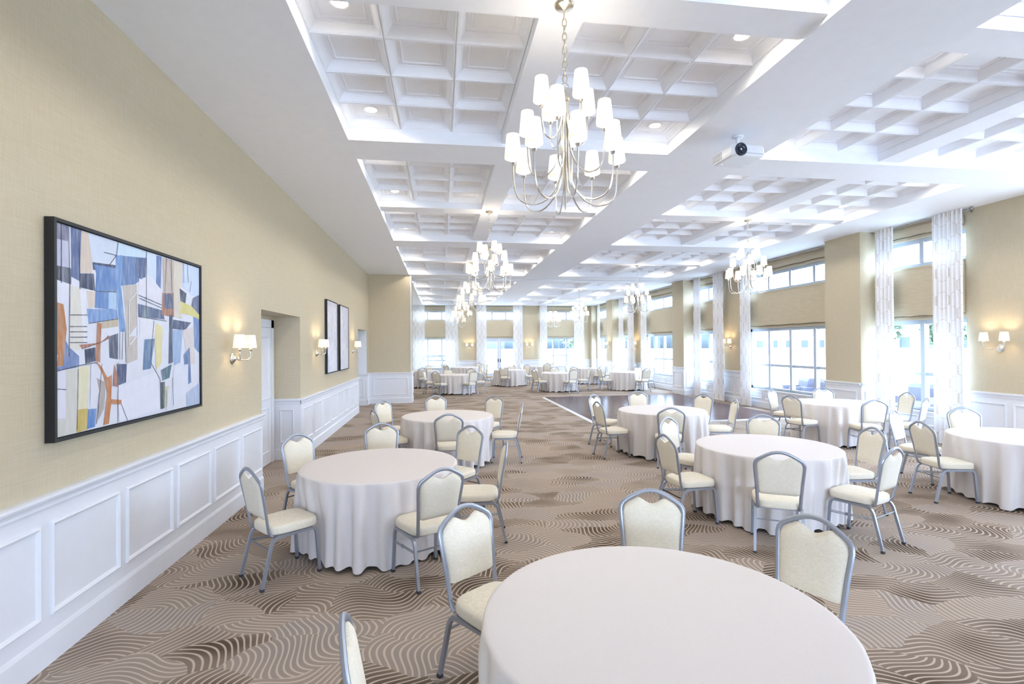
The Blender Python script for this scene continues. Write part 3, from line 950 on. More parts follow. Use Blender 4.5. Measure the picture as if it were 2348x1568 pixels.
# ------------------------------------------------------------------ banquet chair (local +y is the way it faces)
def chair_meshes():
    D = {}
    path = [(.168, -.165, .405), (.172, -.185, .415), (.176, -.198, .45), (.181, -.212, .54), (.189, -.232, .66), (.199, -.252, .765), (.203, -.262, .82), (.199, -.268, .845), (.185, -.273, .868), (.150, -.279, .893), (.105, -.284, .919), (.065, -.288, .938), (.030, -.290, .947), (0, -.290, .949)]
    full = path + [(-x, y, z) for x, y, z in reversed(path[:-1])]
    D['back_frame'] = MB().tube(full, .0155, 8, (0, 1, 0), flat=.75).mesh('back_frame', 'chair_metal', 50)
    def hw(z):
        for (x0, _, z0), (x1, _, z1) in zip(path[2:], path[3:]):
            if z0 <= z <= z1: return x0 + (x1 - x0) * (z - z0) / (z1 - z0) - .012
        return .16
    def yb_(z):
        for (_, y0, z0), (_, y1, z1) in zip(path[2:], path[3:]):
            if z0 <= z <= z1: return y0 + (y1 - y0) * (z - z0) / (z1 - z0)
        return -.29
    NS, NT_ = 25, 13
    def topz(s):
        s = abs(s)
        if s < .50: return .866 + .036 * (1 - math.cos(math.pi * s / .50)) / 2
        if s < .80: return .902 - .030 * (s - .50) / .30
        if s < .95: return .872 - .028 * (s - .80) / .15
        return .844 - .03 * ((s - .95) / .05) ** 2
    pad = MB()
    rows = []
    for side in (1, -1):
        R = []
        for j in range(NT_):
            tj = j / (NT_ - 1)
            row = []
            for i in range(NS):
                s = -1 + 2 * i / (NS - 1)
                zb_ = .545 + .012 * max(0, (abs(s) - .8) / .2) ** 2
                z = zb_ + (topz(s) - zb_) * tj
                x = s * hw(min(z, .84))
                edge = max(abs(s) ** 6, (2 * abs(tj - .5)) ** 8)
                th = .022 * (1 - .75 * edge) + (.004 if side > 0 else 0) * (1 - s * s)
                row.append((x, yb_(z) + side * th, z))
            R.append(row)
        rows.append(R)
    for q, R in enumerate(rows):
        base = len(pad.v)
        for row in R: pad.v += row
        for j in range(NT_ - 1):
            for i in range(NS - 1):
                a = base + j * NS + i
                pad.f.append((a, a + 1, a + NS + 1, a + NS) if q else (a + NS, a + NS + 1, a + 1, a))
    n1 = NS * NT_
    per = [i for i in range(NS)] + [j * NS + NS - 1 for j in range(1, NT_)] + [(NT_ - 1) * NS + i for i in range(NS - 2, -1, -1)] + [j * NS for j in range(NT_ - 2, 0, -1)]
    for k in range(len(per)):
        a, b = per[k], per[(k + 1) % len(per)]
        pad.f.append((a, b, n1 + b, n1 + a))
    D['backrest'] = pad.mesh('backrest', 'chair_fabric', 70)
    # seat cushion
    def outline(sc, z, n=36):
        o = []
        for k in range(n):
            a = 6.28318 * k / n
            c, s = math.cos(a), math.sin(a)
            p = 4.5
            q = (abs(c) ** p + abs(s) ** p) ** (-1 / p)
            x, y = c * q, s * q
            wx = .195 + .022 * (y + 1) / 2
            o.append((x * wx * sc, .02 + y * .215 * (sc if sc > .9 else sc), z))
        return o
    seat = MB().rings([outline(.93, .405), outline(.985, .410), outline(1.0, .42), outline(1.0, .452), outline(.985, .466), outline(.95, .474), outline(.85, .480), outline(.5, .486), outline(.1, .488)])
    D['seat'] = seat.mesh('seat', 'chair_fabric', 60)
    sq = dict(n=4, up=(1, 0, 0), rot=math.pi / 4)
    R_ = .0165
    def fleg(e): return [(e * .205, .222, .012), (e * .198, .200, .335), (e * .1965, .195, .362), (e * .196, .182, .382), (e * .196, .160, .391), (e * .196, .10, .393)]
    def rleg(e): return [(e * .208, -.265, .012), (e * .198, -.185, .340), (e * .1965, -.170, .368), (e * .196, -.150, .385), (e * .196, -.125, .392), (e * .196, -.06, .393)]
    for e, s in ((1, 'r'), (-1, 'l')):
        D['fleg' + s] = MB().tube(fleg(e), R_, **sq).mesh('leg', 'chair_metal', 35)
        D['rleg' + s] = MB().tube(rleg(e), R_, **sq).mesh('leg', 'chair_metal', 35)
        for nm, f in (('f', fleg(e)[0]), ('r', rleg(e)[0])):
            D['gl' + nm + s] = MB().box(f[0] - .014, f[1] - .014, .001, f[0] + .014, f[1] + .014, .022).mesh('glide', 'dark_rubber')
        st = MB().tube([(e * .199, .207, .262), (e * .201, -.200, .285)], .0055, 6)
        st.tube([(e * .199, .206, .276), (e * .201, -.197, .299)], .004, 6)
        st.box(e * .2 - .006, .03, .262, e * .2 + .006, .055, .29)
        D['st' + s] = st.mesh('stretcher', 'chair_metal', 50)
    D['str'] = MB().tube([(-.2, -.198, .30), (.2, -.198, .30)], .006, 6).mesh('stretcher', 'chair_metal', 50)
    sf = MB()
    for e in (1, -1): sf.tube([(e * .196, .12, .393), (e * .196, -.14, .393)], .016, **sq)
    for y in (.13, -.13): sf.tube([(-.19, y, .395), (.19, y, .395)], .013, 4, rot=math.pi / 4)
    D['seat_frame'] = sf.mesh('seat_frame', 'chair_metal')
    return D
CH = chair_meshes()
def make_chair(label, x, y, rz, group):
    t = thing('banquet_chair', label, 'chair', (x, y, 0), rz, group)
    link('seat', CH['seat'], t); link('backrest', CH['backrest'], t); link('back_frame', CH['back_frame'], t); link('seat_frame', CH['seat_frame'], t)
    for s in 'rl':
        for nm in 'fr':
            g = link('leg', CH[nm + 'leg' + s], t)
            link('glide', CH['gl' + nm + s], g)
        link('stretcher', CH['st' + s], t)
    link('stretcher', CH['str'], t)
    return t

# ------------------------------------------------------------------ round tables, cloths and the chairs about them
TR = .762
def cloth_mesh(chairs, seed, detail=1.0):
    rnd = random.Random(seed)
    n = 300
    ks = [(rnd.choice((9, 11, 13)), rnd.uniform(0, 6.28), .6), (rnd.choice((16, 17, 19)), rnd.uniform(0, 6.28), 1.0), (rnd.choice((22, 23, 25)), rnd.uniform(0, 6.28), 1.0), (rnd.choice((31, 33)), rnd.uniform(0, 6.28), .4)]
    def fold(a):
        s = sum(w_ * math.sin(k * a + p + .7 * math.sin(2 * a + p)) for k, p, w_ in ks) / 1.6
        return math.tanh(s * 1.6)
    prof = [(.0, .765, 0), (.35, .765, 0), (.66, .765, 0), (.745, .765, 0), (.757, .7635, 0), (.764, .759, .02), (.768, .75, .06), (.771, .72, .2), (.775, .66, .36), (.779, .56, .54), (.784, .44, .70), (.789, .32, .82), (.795, .20, .92), (.800, .10, 1.0), (.804, .03, 1.05)]
    mb = MB()
    mb.v.append((0, 0, .765))
    for r, z, am in prof[1:]:
        for k in range(n):
            a = 6.28318 * k / n
            fo = fold(a)
            rr_ = r + am * (.052 * fo - .018)
            zz = z
            if am >= 1.0 and z < .05: zz = .022 + .03 * (.5 + .5 * math.sin(3 * a + seed)) - .014 * fo
            if z < .62:
                for ca, cr in chairs:
                    d = (a - ca + math.pi) % (2 * math.pi) - math.pi
                    lim = cr - .235
                    if lim < rr_ + .02 and abs(d) < .42:
                        wgt = min(1, (.42 - abs(d)) / .16) * min(1, (.64 - z) / .16)
                        rr_ = min(rr_, rr_ + (max(lim - .015, .52) + .01 * fo - rr_) * max(0, wgt))
            mb.v.append((rr_ * math.cos(a), rr_ * math.sin(a), zz))
    for k in range(n): mb.f.append((0, 1 + k, 1 + (k + 1) % n))
    for j in range(len(prof) - 2):
        for k in range(n):
            a, b = 1 + j * n + k, 1 + j * n + (k + 1) % n
            mb.f.append((a, a + n, b + n, b))
    return mb.mesh('tablecloth', 'cloth', 60)

tt_ = MB().lathe([(.70, .725), (.752, .728), (.756, .735), (.756, .752), (.752, .758), (.70, .759)], 40).mesh('tabletop', 'dark_plastic')
def tleg(a):
    c, s = math.cos(a), math.sin(a)
    mb = MB()
    for e in (-.2, .2):
        p = (c * .36 - s * e, s * .36 + c * e)
        mb.tube([(p[0], p[1], .727), (p[0] + c * .05, p[1] + s * .05, .002)], .013, 8)
    mb.tube([(c * .385 + s * .2, s * .385 - c * .2, .22), (c * .385 - s * .2, s * .385 + c * .2, .22)], .010, 6)
    return mb.mesh('leg', 'chair_metal')
TL = [tleg(0), tleg(math.pi)]

def where_at(deg):
    deg %= 360
    for lo, hi, nm in ((-30, 30, 'right side'), (30, 75, 'right rear'), (75, 105, 'far side'), (105, 149, 'left rear'), (149, 197, 'left side'), (197, 255, 'left front'), (255, 285, 'near side'), (285, 330, 'right front'), (330, 361, 'right side')):
        if lo <= deg < hi: return nm
def setting(name, x, y, chairs, seed, words=None):
    t = thing('banquet_table', 'round table carrying the cloth of the ' + name, 'table', (x, y, 0), math.radians(seed * 37 % 180), 'round banquet tables')
    link('tabletop', tt_, t)
    for L in TL: link('leg', L, t)
    o = link('tablecloth', cloth_mesh([(math.radians(c[1]), c[0]) for c in chairs], seed), None, (x, y, 0))
    tag(o, 'white floor-length round cloth draped over the ' + name, 'tablecloth', 'white round tablecloths')
    used = {}
    for k, c in enumerate(chairs):
        r, deg = c[0], c[1]
        tw = c[2] if len(c) > 2 else 0
        a = math.radians(deg)
        px, py = x + r * math.cos(a), y + r * math.sin(a)
        rz = a + math.pi + math.radians(tw) - math.pi / 2
        nm = (words[k] if words else None) or where_at(deg)
        used[nm] = used.get(nm, 0) + 1
        assert used[nm] == 1, (name, nm, deg)
        make_chair('cream banquet chair at the %s of the %s' % (nm, name), px, py, rz, 'cream banquet chairs')

A = .285
def ch_(lst): return [(max(r - A, .985),) + tuple(q) for r, *q in lst]
setting('nearest table at the bottom edge', .93, 2.10, ch_([(1.32, 127), (1.24, 68), (1.28, 24), (1.30, -171)]), 1)
setting('front left table by the abstract painting', -.61, 5.243, ch_([(1.21, -139), (1.29, 142), (1.45, 96), (1.40, 46), (1.27, -4), (1.19, -61)]), 2)
setting('second left table behind the painting-side one', .107, 8.676, ch_([(1.48, 143), (1.22, -156), (1.55, 98), (1.52, 52), (1.25, -10), (1.15, -90)]), 3)
setting('middle table before the dance floor', 3.935, 8.672, ch_([(1.43, 131), (1.18, -172), (1.55, 84), (1.44, 32), (1.25, -15), (1.15, -108)]), 4)
setting('front right table', 3.713, 5.394, ch_([(1.30, 122), (1.31, -174), (1.25, 57), (1.27, -6), (1.28, -67), (1.34, -120)]), 5)
setting('table before the nearest right-hand window', 7.787, 9.089, ch_([(1.22, 121), (1.24, -166), (1.25, 61), (1.38, -10), (1.42, -60), (1.35, -106)]), 6)
setting('table cut off by the right edge', 7.158, 5.331, ch_([(1.38, 116), (1.20, 170), (1.44, 64)]), 7)
far = [('left far table nearest the stub wall', .60, 20.9, [175, 232, 103, 58, 5, 300]),
       ('far corner table behind the stub wall', -.85, 24.6, [205, 80, 28, 270]),
       ('far table before the glazed doors', 3.30, 24.4, [250, 172, 79, 40, 345]),
       ('farthest table below the left far sconce', 1.30, 28.2, [215, 150, 312, 8, 48]),
       ('far table left of the dance floor', 4.97, 21.1, [206, 283, 132, 86, 45, 352]),
       ('far table below the second wide window', 7.98, 21.0, [190, 146, 92, 50, 283, 14]),
       ('farthest table below the right far sconce', 5.70, 28.2, [270, 60, 150]),
       ('far table before the right far window', 7.30, 24.9, [122, 290, 335])]
for k, (nm, x, y, L) in enumerate(far):
    setting(nm, x, y, [(1.02 + .06 * ((k * 7 + q * 5) % 4) / 3, a, ((k * 11 + q * 17) % 13) - 6) for q, a in enumerate(L)], 20 + k)

# ------------------------------------------------------------------ dance floor
dx0, dx1, dy0, dy1 = 3.78, 9.02, 11.95, 18.4
t = thing('dance_floor', 'dark polished wood dance floor laid on the carpet near the windows', 'dance floor', ((dx0 + dx1) / 2, (dy0 + dy1) / 2, 0))
hx, hy = (dx1 - dx0) / 2, (dy1 - dy0) / 2
MB().box(-hx, -hy, .001, hx, hy, .022).obj('wood_surface', 'dance_wood', t)
for a, b in (((-hx, -hy), (hx, -hy)), ((hx, -hy), (hx, hy)), ((hx, hy), (-hx, hy)), ((-hx, hy), (-hx, -hy))):
    d = Vector((b[0] - a[0], b[1] - a[1], 0)).normalized(); nn = Vector((d.y, -d.x, 0))
    P = lambda p, o, z: (p[0] + nn.x * o, p[1] + nn.y * o, z)
    mb = MB()
    mb.rings([[P(a, -.001, .001), P(a, .085, .001), P(a, .08, .005), P(a, .0, .024)], [P(b, -.001, .001), P(b, .085, .001), P(b, .08, .005), P(b, .0, .024)]])
    mb.obj('edge_trim', 'trim_grey', t)

# ------------------------------------------------------------------ paintings
def picture(label, y0, y1, z0, z1, depth=.06, fw=.022):
    t = thing('framed_painting', label, 'painting', (XL, (y0 + y1) / 2, (z0 + z1) / 2))
    w2, h2 = (y1 - y0) / 2, (z1 - z0) / 2
    for a in ((-w2, -h2, w2, -h2 + fw), (-w2, h2 - fw, w2, h2), (-w2, -h2 + fw, -w2 + fw, h2 - fw), (w2 - fw, -h2 + fw, w2, h2 - fw)):
        MB().box(.004, a[0], a[1], depth, a[2], a[3]).obj('frame_rail', 'black_frame', t)
    MB().box(.002, -w2 + .005, -h2 + .005, depth - .02, w2 - .005, h2 - .005).obj('backing', 'black_frame', t)
    return t, w2 - fw - .006, h2 - fw - .006
ART=[
((120,122,150),[(-0.978,0.678),(-0.836,0.677),(-0.837,0.4),(-0.979,0.4)]),
((188,190,214),[(-0.943,0.57),(-0.836,0.573),(-0.837,0.405),(-0.974,0.403)]),
((88,105,150),[(-0.815,0.679),(-0.714,0.68),(-0.731,0.329),(-0.809,0.349)]),
((212,195,180),[(-0.714,0.675),(-0.646,0.677),(-0.608,0.482),(-0.609,0.398),(-0.726,0.386)]),
((205,215,235),[(-0.646,0.674),(-0.327,0.677),(-0.345,0.582),(-0.435,0.489),(-0.608,0.477)]),
((200,222,240),[(-0.327,0.671),(0.102,0.682),(0.039,0.614),(-0.346,0.571)]),
((52,56,82),[(-0.979,0.4),(-0.809,0.404),(-0.81,0.299),(-0.98,0.315)]),
((95,100,120),[(-0.891,0.404),(-0.809,0.404),(-0.817,0.299),(-0.894,0.309)]),
((50,60,95),[(-0.726,0.383),(-0.593,0.4),(-0.578,0.28),(-0.723,0.289)]),
((55,65,100),[(-0.608,0.477),(-0.355,0.496),(-0.355,0.445),(-0.601,0.425)]),
((90,130,190),[(-0.593,0.464),(-0.355,0.473),(-0.339,0.174),(-0.419,0.163),(-0.586,0.162),(-0.569,0.403)]),
((170,200,230),[(-0.436,0.289),(-0.347,0.299),(-0.348,0.174),(-0.437,0.167)]),
((95,125,175),[(-0.346,0.571),(0.039,0.617),(0.022,0.462),(-0.116,0.383),(-0.31,0.348),(-0.337,0.459)]),
((75,95,140),[(-0.114,0.594),(0.039,0.614),(0.029,0.457),(-0.095,0.434)]),
((110,150,205),[(-0.355,0.569),(-0.271,0.584),(-0.292,0.35),(-0.237,0.007),(-0.312,0.005),(-0.347,0.321)]),
((225,226,240),[(-0.98,0.312),(-0.837,0.296),(-0.845,0.187),(-0.98,0.175)]),
((220,215,206),[(-0.826,0.293),(-0.686,0.283),(-0.658,-0.109),(-0.826,-0.138)]),
((228,228,238),[(-0.731,0.278),(-0.594,0.283),(-0.586,0.167),(-0.672,0.15),(-0.666,-0.109),(-0.696,-0.109)]),
((215,200,190),[(-0.671,0.275),(-0.578,0.274),(-0.586,0.167),(-0.649,0.152)]),
((185,120,60),[(-0.98,0.175),(-0.879,0.164),(-0.852,0.009),(-0.881,-0.225),(-0.982,-0.231)]),
((130,140,165),[(-0.97,0.119),(-0.925,0.117),(-0.932,-0.041),(-0.971,-0.042)]),
((225,220,225),[(-0.982,-0.15),(-0.927,-0.156),(-0.933,-0.204),(-0.982,-0.202)]),
((110,130,180),[(-0.866,-0.059),(-0.832,-0.108),(-0.74,-0.169),(-0.741,-0.24),(-0.982,-0.259),(-0.982,-0.235),(-0.881,-0.225)]),
((115,150,205),[(-0.664,0.151),(-0.339,0.169),(-0.33,0.101),(-0.649,0.053)]),
((190,175,150),[(-0.522,0.064),(-0.33,0.107),(-0.331,0.044),(-0.514,0.021)]),
((175,115,80),[(-0.563,0.062),(-0.514,0.059),(-0.523,-0.055),(-0.532,-0.217),(-0.588,-0.204),(-0.571,-0.056)]),
((165,110,90),[(-0.74,-0.093),(-0.523,-0.077),(-0.438,-0.021),(-0.438,-0.048),(-0.711,-0.124)]),
((45,52,85),[(-0.688,-0.124),(-0.58,-0.109),(-0.58,-0.205),(-0.681,-0.222)]),
((80,85,110),[(-0.438,-0.032),(-0.331,-0.007),(-0.332,-0.2),(-0.43,-0.187)]),
((195,185,178),[(-0.273,0.353),(-0.095,0.386),(-0.097,0.059),(-0.198,-0.027),(-0.087,-0.025),(-0.089,-0.207),(-0.229,-0.238),(-0.236,0.124)]),
((225,222,235),[(-0.063,0.438),(0.265,0.376),(0.264,0.271),(-0.075,0.303)]),
((85,98,135),[(-0.086,0.235),(0.276,0.206),(0.312,0.129),(-0.076,0.133)]),
((120,135,150),[(-0.001,0.224),(0.076,0.217),(0.075,0.129),(-0.002,0.131)]),
((225,224,235),[(-0.055,0.122),(0.167,0.115),(0.166,-0.02),(-0.056,-0.037)]),
((205,220,240),[(0.039,0.652),(0.195,0.667),(0.181,0.445),(0.056,0.492)]),
((95,120,175),[(0.183,0.665),(0.267,0.666),(0.253,0.388),(0.181,0.432)]),
((190,175,165),[(0.279,0.662),(0.472,0.668),(0.47,0.378),(0.289,0.366)]),
((215,205,190),[(0.472,0.661),(0.625,0.672),(0.579,0.312),(0.606,0.151),(0.455,0.163)]),
((200,215,240),[(0.625,0.672),(0.956,0.672),(0.956,0.375),(0.785,0.389),(0.609,0.456)]),
((165,110,85),[(0.277,0.358),(0.464,0.377),(0.468,0.157),(0.263,0.166)]),
((75,85,120),[(0.302,0.347),(0.443,0.368),(0.455,0.232),(0.313,0.222)]),
((60,70,95),[(0.566,0.43),(0.695,0.394),(0.665,0.262),(0.579,0.312)]),
((95,100,135),[(0.816,0.362),(0.956,0.406),(0.958,0.208),(0.784,0.271)]),
((215,205,125),[(0.579,0.312),(0.784,0.285),(0.958,0.208),(0.961,0.162),(0.753,0.195),(0.578,0.199)]),
((55,70,110),[(0.454,0.136),(0.783,0.124),(0.663,0.046),(0.44,0.053)]),
((150,175,215),[(0.427,0.039),(0.619,0.052),(0.574,-0.252),(0.464,-0.276),(0.413,-0.111)]),
((225,215,160),[(0.167,0.095),(0.275,0.061),(0.26,-0.242),(0.175,-0.304),(0.154,-0.046)]),
((95,125,165),[(0.008,-0.048),(0.154,-0.04),(0.095,-0.287),(-0.016,-0.295)]),
((215,205,205),[(0.619,0.045),(0.829,0.089),(0.856,-0.276),(0.719,-0.271)]),
((105,135,185),[(0.83,0.185),(0.961,0.162),(0.964,-0.173),(0.842,-0.112)]),
((90,120,170),[(0.632,-0.183),(0.75,-0.112),(0.777,-0.449),(0.687,-0.472)]),
((228,229,243),[(-0.352,-0.403),(0.187,-0.317),(0.232,-0.633),(-0.317,-0.668)]),
((222,226,242),[(0.464,-0.29),(0.719,-0.271),(0.716,-0.546),(0.408,-0.64)]),
((175,190,220),[(0.686,-0.544),(0.967,-0.463),(0.968,-0.684),(0.685,-0.68)]),
((70,105,125),[(0.247,-0.307),(0.425,-0.261),(0.384,-0.381),(0.271,-0.4)]),
((60,72,105),[(0.389,0.173),(0.441,0.176),(0.438,-0.248),(0.373,-0.259)]),
((226,224,238),[(-0.98,-0.268),(-0.861,-0.265),(-0.862,-0.568),(-0.976,-0.552)]),
((210,208,200),[(-0.86,-0.255),(-0.755,-0.25),(-0.758,-0.674),(-0.971,-0.671),(-0.967,-0.558),(-0.862,-0.568)]),
((225,218,185),[(-0.755,-0.24),(-0.636,-0.234),(-0.668,-0.523),(-0.764,-0.521)]),
((200,175,90),[(-0.764,-0.521),(-0.66,-0.524),(-0.669,-0.668),(-0.772,-0.671)]),
((225,225,238),[(-0.628,-0.224),(-0.49,-0.24),(-0.525,-0.411),(-0.637,-0.516)]),
((85,130,195),[(-0.653,-0.53),(-0.574,-0.535),(-0.591,-0.659),(-0.669,-0.663)]),
((175,165,160),[(-0.573,-0.322),(-0.474,-0.361),(-0.492,-0.544),(-0.558,-0.622),(-0.541,-0.431)]),
((190,120,65),[(-0.58,-0.205),(-0.515,-0.25),(-0.457,-0.329),(-0.405,-0.31),(-0.415,-0.487),(-0.297,-0.505),(-0.297,-0.539),(-0.415,-0.521),(-0.442,-0.661),(-0.501,-0.663),(-0.458,-0.439),(-0.491,-0.327)]),
((70,80,120),[(-0.351,-0.234),(-0.229,-0.238),(-0.24,-0.377),(-0.333,-0.393)]),
((165,105,80),[(-0.378,-0.233),(-0.333,-0.337),(-0.343,-0.404),(-0.396,-0.389)]),
((60,75,85),[(0.246,-0.412),(0.308,-0.41),(0.294,-0.64),(0.237,-0.64)]),
((200,200,170),[(0.308,-0.456),(0.371,-0.448),(0.344,-0.633),(0.301,-0.634)]),
]
ARTL=[
[(-0.896,0.677),(-0.898,0.298)],
[(-0.833,0.677),(-0.824,0.288),(-0.833,-0.168)],
[(-0.736,0.654),(-0.731,0.278)],
[(-0.327,0.671),(-0.346,0.571),(-0.435,0.478)],
[(-0.486,0.568),(-0.355,0.569)],
[(0.039,0.671),(0.035,0.139)],
[(0.342,0.68),(0.314,0.342)],
[(0.419,0.679),(0.43,0.381)],
[(0.639,0.674),(0.643,0.489)],
[(-0.982,-0.259),(-0.741,-0.23),(-0.572,-0.215)],
[(-0.824,0.1),(-0.664,0.109)],
[(-0.825,0.025),(-0.665,0.031)],
[(-0.825,-0.009),(-0.665,-0.005)],
[(-0.825,-0.044),(-0.665,-0.041)],
[(-0.825,-0.079),(-0.665,-0.078)],
[(-0.57,0.28),(-0.356,0.298)],
[(-0.649,0.053),(-0.33,0.101)],
[(-0.075,0.303),(0.264,0.251)],
[(-0.064,0.28),(0.264,0.225)],
[(-0.076,0.133),(0.337,0.117)],
[(-0.312,0.005),(-0.314,-0.201)],
[(-0.275,0.029),(-0.286,-0.202)],
[(-0.247,0.007),(-0.239,-0.226)],
[(-0.332,-0.223),(-0.339,-0.665)],
[(0.095,-0.237),(0.234,-0.385),(0.244,-0.634)],
[(0.437,-0.384),(0.448,-0.631)],
[(0.332,-0.485),(0.331,-0.658)],
[(-0.515,-0.228),(-0.541,-0.431),(-0.575,-0.641)],
[(-0.297,-0.539),(-0.222,-0.671)],
[(-0.752,-0.25),(-0.765,-0.652)],
[(0.144,0.107),(0.096,-0.186)],
[(0.712,0.672),(0.726,0.499)],
[(0.786,0.521),(0.755,0.415)],
[(-0.975,-0.368),(-0.861,-0.38)],
]
ARTW=[[(-0.197,0.244),(-0.199,-0.098),(-0.087,-0.013),(-0.095,0.325),(-0.197,0.244)]]
pt, w2, h2 = picture('large abstract painting of blue, white and orange blocks in a black frame', 3.49, 5.44, 1.36, 2.76)
def patch(me_v, me_f, cols, pts, col, d):
    i = len(me_v)
    P = [(d, max(-w2, min(w2, a)), max(-h2, min(h2, b))) for a, b in pts]
    me_v += P; me_f.append(tuple(range(i, i + len(P)))); cols.append(col)
pv, pf, pc = [], [], []
d = .046
patch(pv, pf, pc, [(-w2, -h2), (w2, -h2), (w2, h2), (-w2, h2)], (221, 223, 236), d)
for k, (c, pts) in enumerate(ART):
    d += .00004
    patch(pv, pf, pc, pts, c, d)
def strokes(lines, wdt, col):
    global d
    for pts in lines:
        d += .00002
        for (a0, b0), (a1, b1) in zip(pts, pts[1:]):
            L = math.hypot(a1 - a0, b1 - b0) or 1
            nx, ny = -(b1 - b0) / L * wdt, (a1 - a0) / L * wdt
            patch(pv, pf, pc, [(a0 + nx, b0 + ny), (a0 - nx, b0 - ny), (a1 - nx, b1 - ny), (a1 + nx, b1 + ny)], col, d)
strokes(ARTL, .0028, (66, 66, 84))
strokes(ARTW, .005, (232, 230, 234))
me = bpy.data.meshes.new('canvas')
me.from_pydata(pv, [], pf)
ca = me.color_attributes.new('paint', 'FLOAT_COLOR', 'CORNER')
for p, c in zip(me.polygons, pc):
    lin = S(*c)
    for li in p.loop_indices: ca.data[li].color = lin
me.materials.append(M['painting'])
link('canvas', me, pt)

for k, (y0, y1, lb) in enumerate(((11.12, 12.20, 'left one of the paired tall pale marbled paintings in thin black frames'), (12.51, 13.63, 'right one of the paired tall pale marbled paintings in thin black frames'))):
    t, a, b = picture(lb, y0, y1, 1.37, 2.95, .055, .016)
    MB().box(.03, -a, -b, .045, a, b).obj('canvas', marble_paint(k), t)

# ------------------------------------------------------------------ ceiling projector
t = thing('projector', 'white projector with a dark round lens hanging from the ceiling beam', 'projector', (3.50, 5.56, CZ), math.radians(4))
mb = MB(); mb.lathe([(.062, 0), (.062, -.012), (.03, -.02)], 18); mb.lathe([(.021, -.015), (.021, -.15), (.018, -.152)], 14); mb.box(-.09, -.07, -.165, .09, .07, -.15)
mb.obj('ceiling_mount', 'plastic_white', t, 40)
bw, bd, zt, zb = .215, .21, -.165, -.30
rs = []
for z, ins in ((zb, .03), (zb + .012, .008), (zb + .04, 0), (zt - .03, 0), (zt - .008, .008), (zt, .03)):
    x, y, c = bw - ins, bd - ins, .035
    rs.append([(-x + c, -y, z), (x - c, -y, z), (x, -y + c, z), (x, y - c, z), (x - c, y, z), (-x + c, y, z), (-x, y - c, z), (-x, -y + c, z)])
MB().rings(rs).obj('body', 'plastic_white', t)
lx, lz = -.115, -.235
MB().lathe([(.072, -bd + .005), (.074, -bd - .012), (.066, -bd - .022), (.058, -bd - .022), (.05, -bd - .012), (.034, -bd - .008), (.032, -bd - .018), (.022, -bd - .016), (.02, -bd - .006), (.001, -bd - .010)], 24, (lx, 0, lz), 'y').obj('lens', 'dark_plastic', t, 40)
MB().lathe([(.012, -bd - .012), (.008, -bd - .016), (.001, -bd - .017)], 14, (lx, 0, lz), 'y').obj('lens_glass', 'nickel', t, 60)
g = MB()
for k in range(9):
    y = .0 + k * .02
    g.box(-bw - .002, y, -.275, -bw + .004, y + .012, -.195)
g.obj('vent_grille', 'grille', t)
MB().box(-bw + .03, -bd - .002, -.272, bw - .02, -bd + .002, -.268).obj('seam', 'grille', t)
for sx in (-.15, .15):
    MB().lathe([(.014, zb - .012), (.016, zb), (.014, zb + .01)], 10, (sx, .1, 0)).obj('foot', 'plastic_white', t)

# ------------------------------------------------------------------ outside: terrace, railing, furniture, hills
M['terrace'] = plain('terrace_paving', (.50, .50, .49, 1), .8)
M['lawn'] = plain('lawn', (.46, .47, .42, 1), .95)  # pale open ground, lightened to bounce more daylight up to the ceiling
M['hill'] = plain('hazy_hill', (.012, .020, .026, 1), 1.0)
M['rendered'] = plain('rendered_wall', (.42, .42, .42, 1), .9)
M['roof'] = plain('roof_tiles', (.16, .15, .16, 1), .9)
M['leaf'] = plain('leafage', (.12, .15, .10, 1), .9)
M['bark'] = plain('bark', (.10, .08, .06, 1), .9)
M['cover'] = plain('lavender_cover', (.085, .085, .125, 1), .8)
struct(MB().box(XR + .25, -30, -.2, 400, 420, -.12).obj('trim_1', 'lawn'))  # outdoor ground beyond the right wall
struct(MB().box(-200, YF + .25, -.2, XR + .25, 420, -.12).obj('trim_2', 'lawn'))  # outdoor ground beyond the far wall
mb = MB(); mb.box(XR + .25, -6, -.12, XR + 7, YF + 8, -.06); mb.box(-6, YF + .25, -.12, XR + .25, YF + 8, -.06)
struct(mb.obj('trim_3', 'terrace'))  # paved terrace outside the right and far walls

def hill(label, pts, h0, thick, seed):
    """rounded ridge following pts"""
    rnd = random.Random(seed)
    rs = []
    n = 50
    for k in range(n + 1):
        q = k / n * (len(pts) - 1); i = min(int(q), len(pts) - 2); f = q - i
        x = pts[i][0] * (1 - f) + pts[i + 1][0] * f; y = pts[i][1] * (1 - f) + pts[i + 1][1] * f
        h = h0 * (.75 + .18 * math.sin(k * .35 + seed) + .09 * math.sin(k * .9 + 2 * seed) + rnd.uniform(-.02, .02))
        dx, dy = pts[i + 1][0] - pts[i][0], pts[i + 1][1] - pts[i][1]
        L = math.hypot(dx, dy); nx, ny = dy / L, -dx / L
        rs.append([(x + nx * thick * s, y + ny * thick * s, -.5 + (h + .5) * c) for s, c in ((-1, 0), (-.6, .45), (-.25, .88), (0, 1), (.3, .85), (.65, .4), (1, 0))])
    o = MB().rings(rs).obj('hill', 'hill', None, 180)
    return tag(o, label, 'hill')
hill('long hazy wooded ridge seen through the right-hand windows', [(180, -20), (210, 80), (190, 190), (120, 300), (40, 360)], 17, 40, 1)

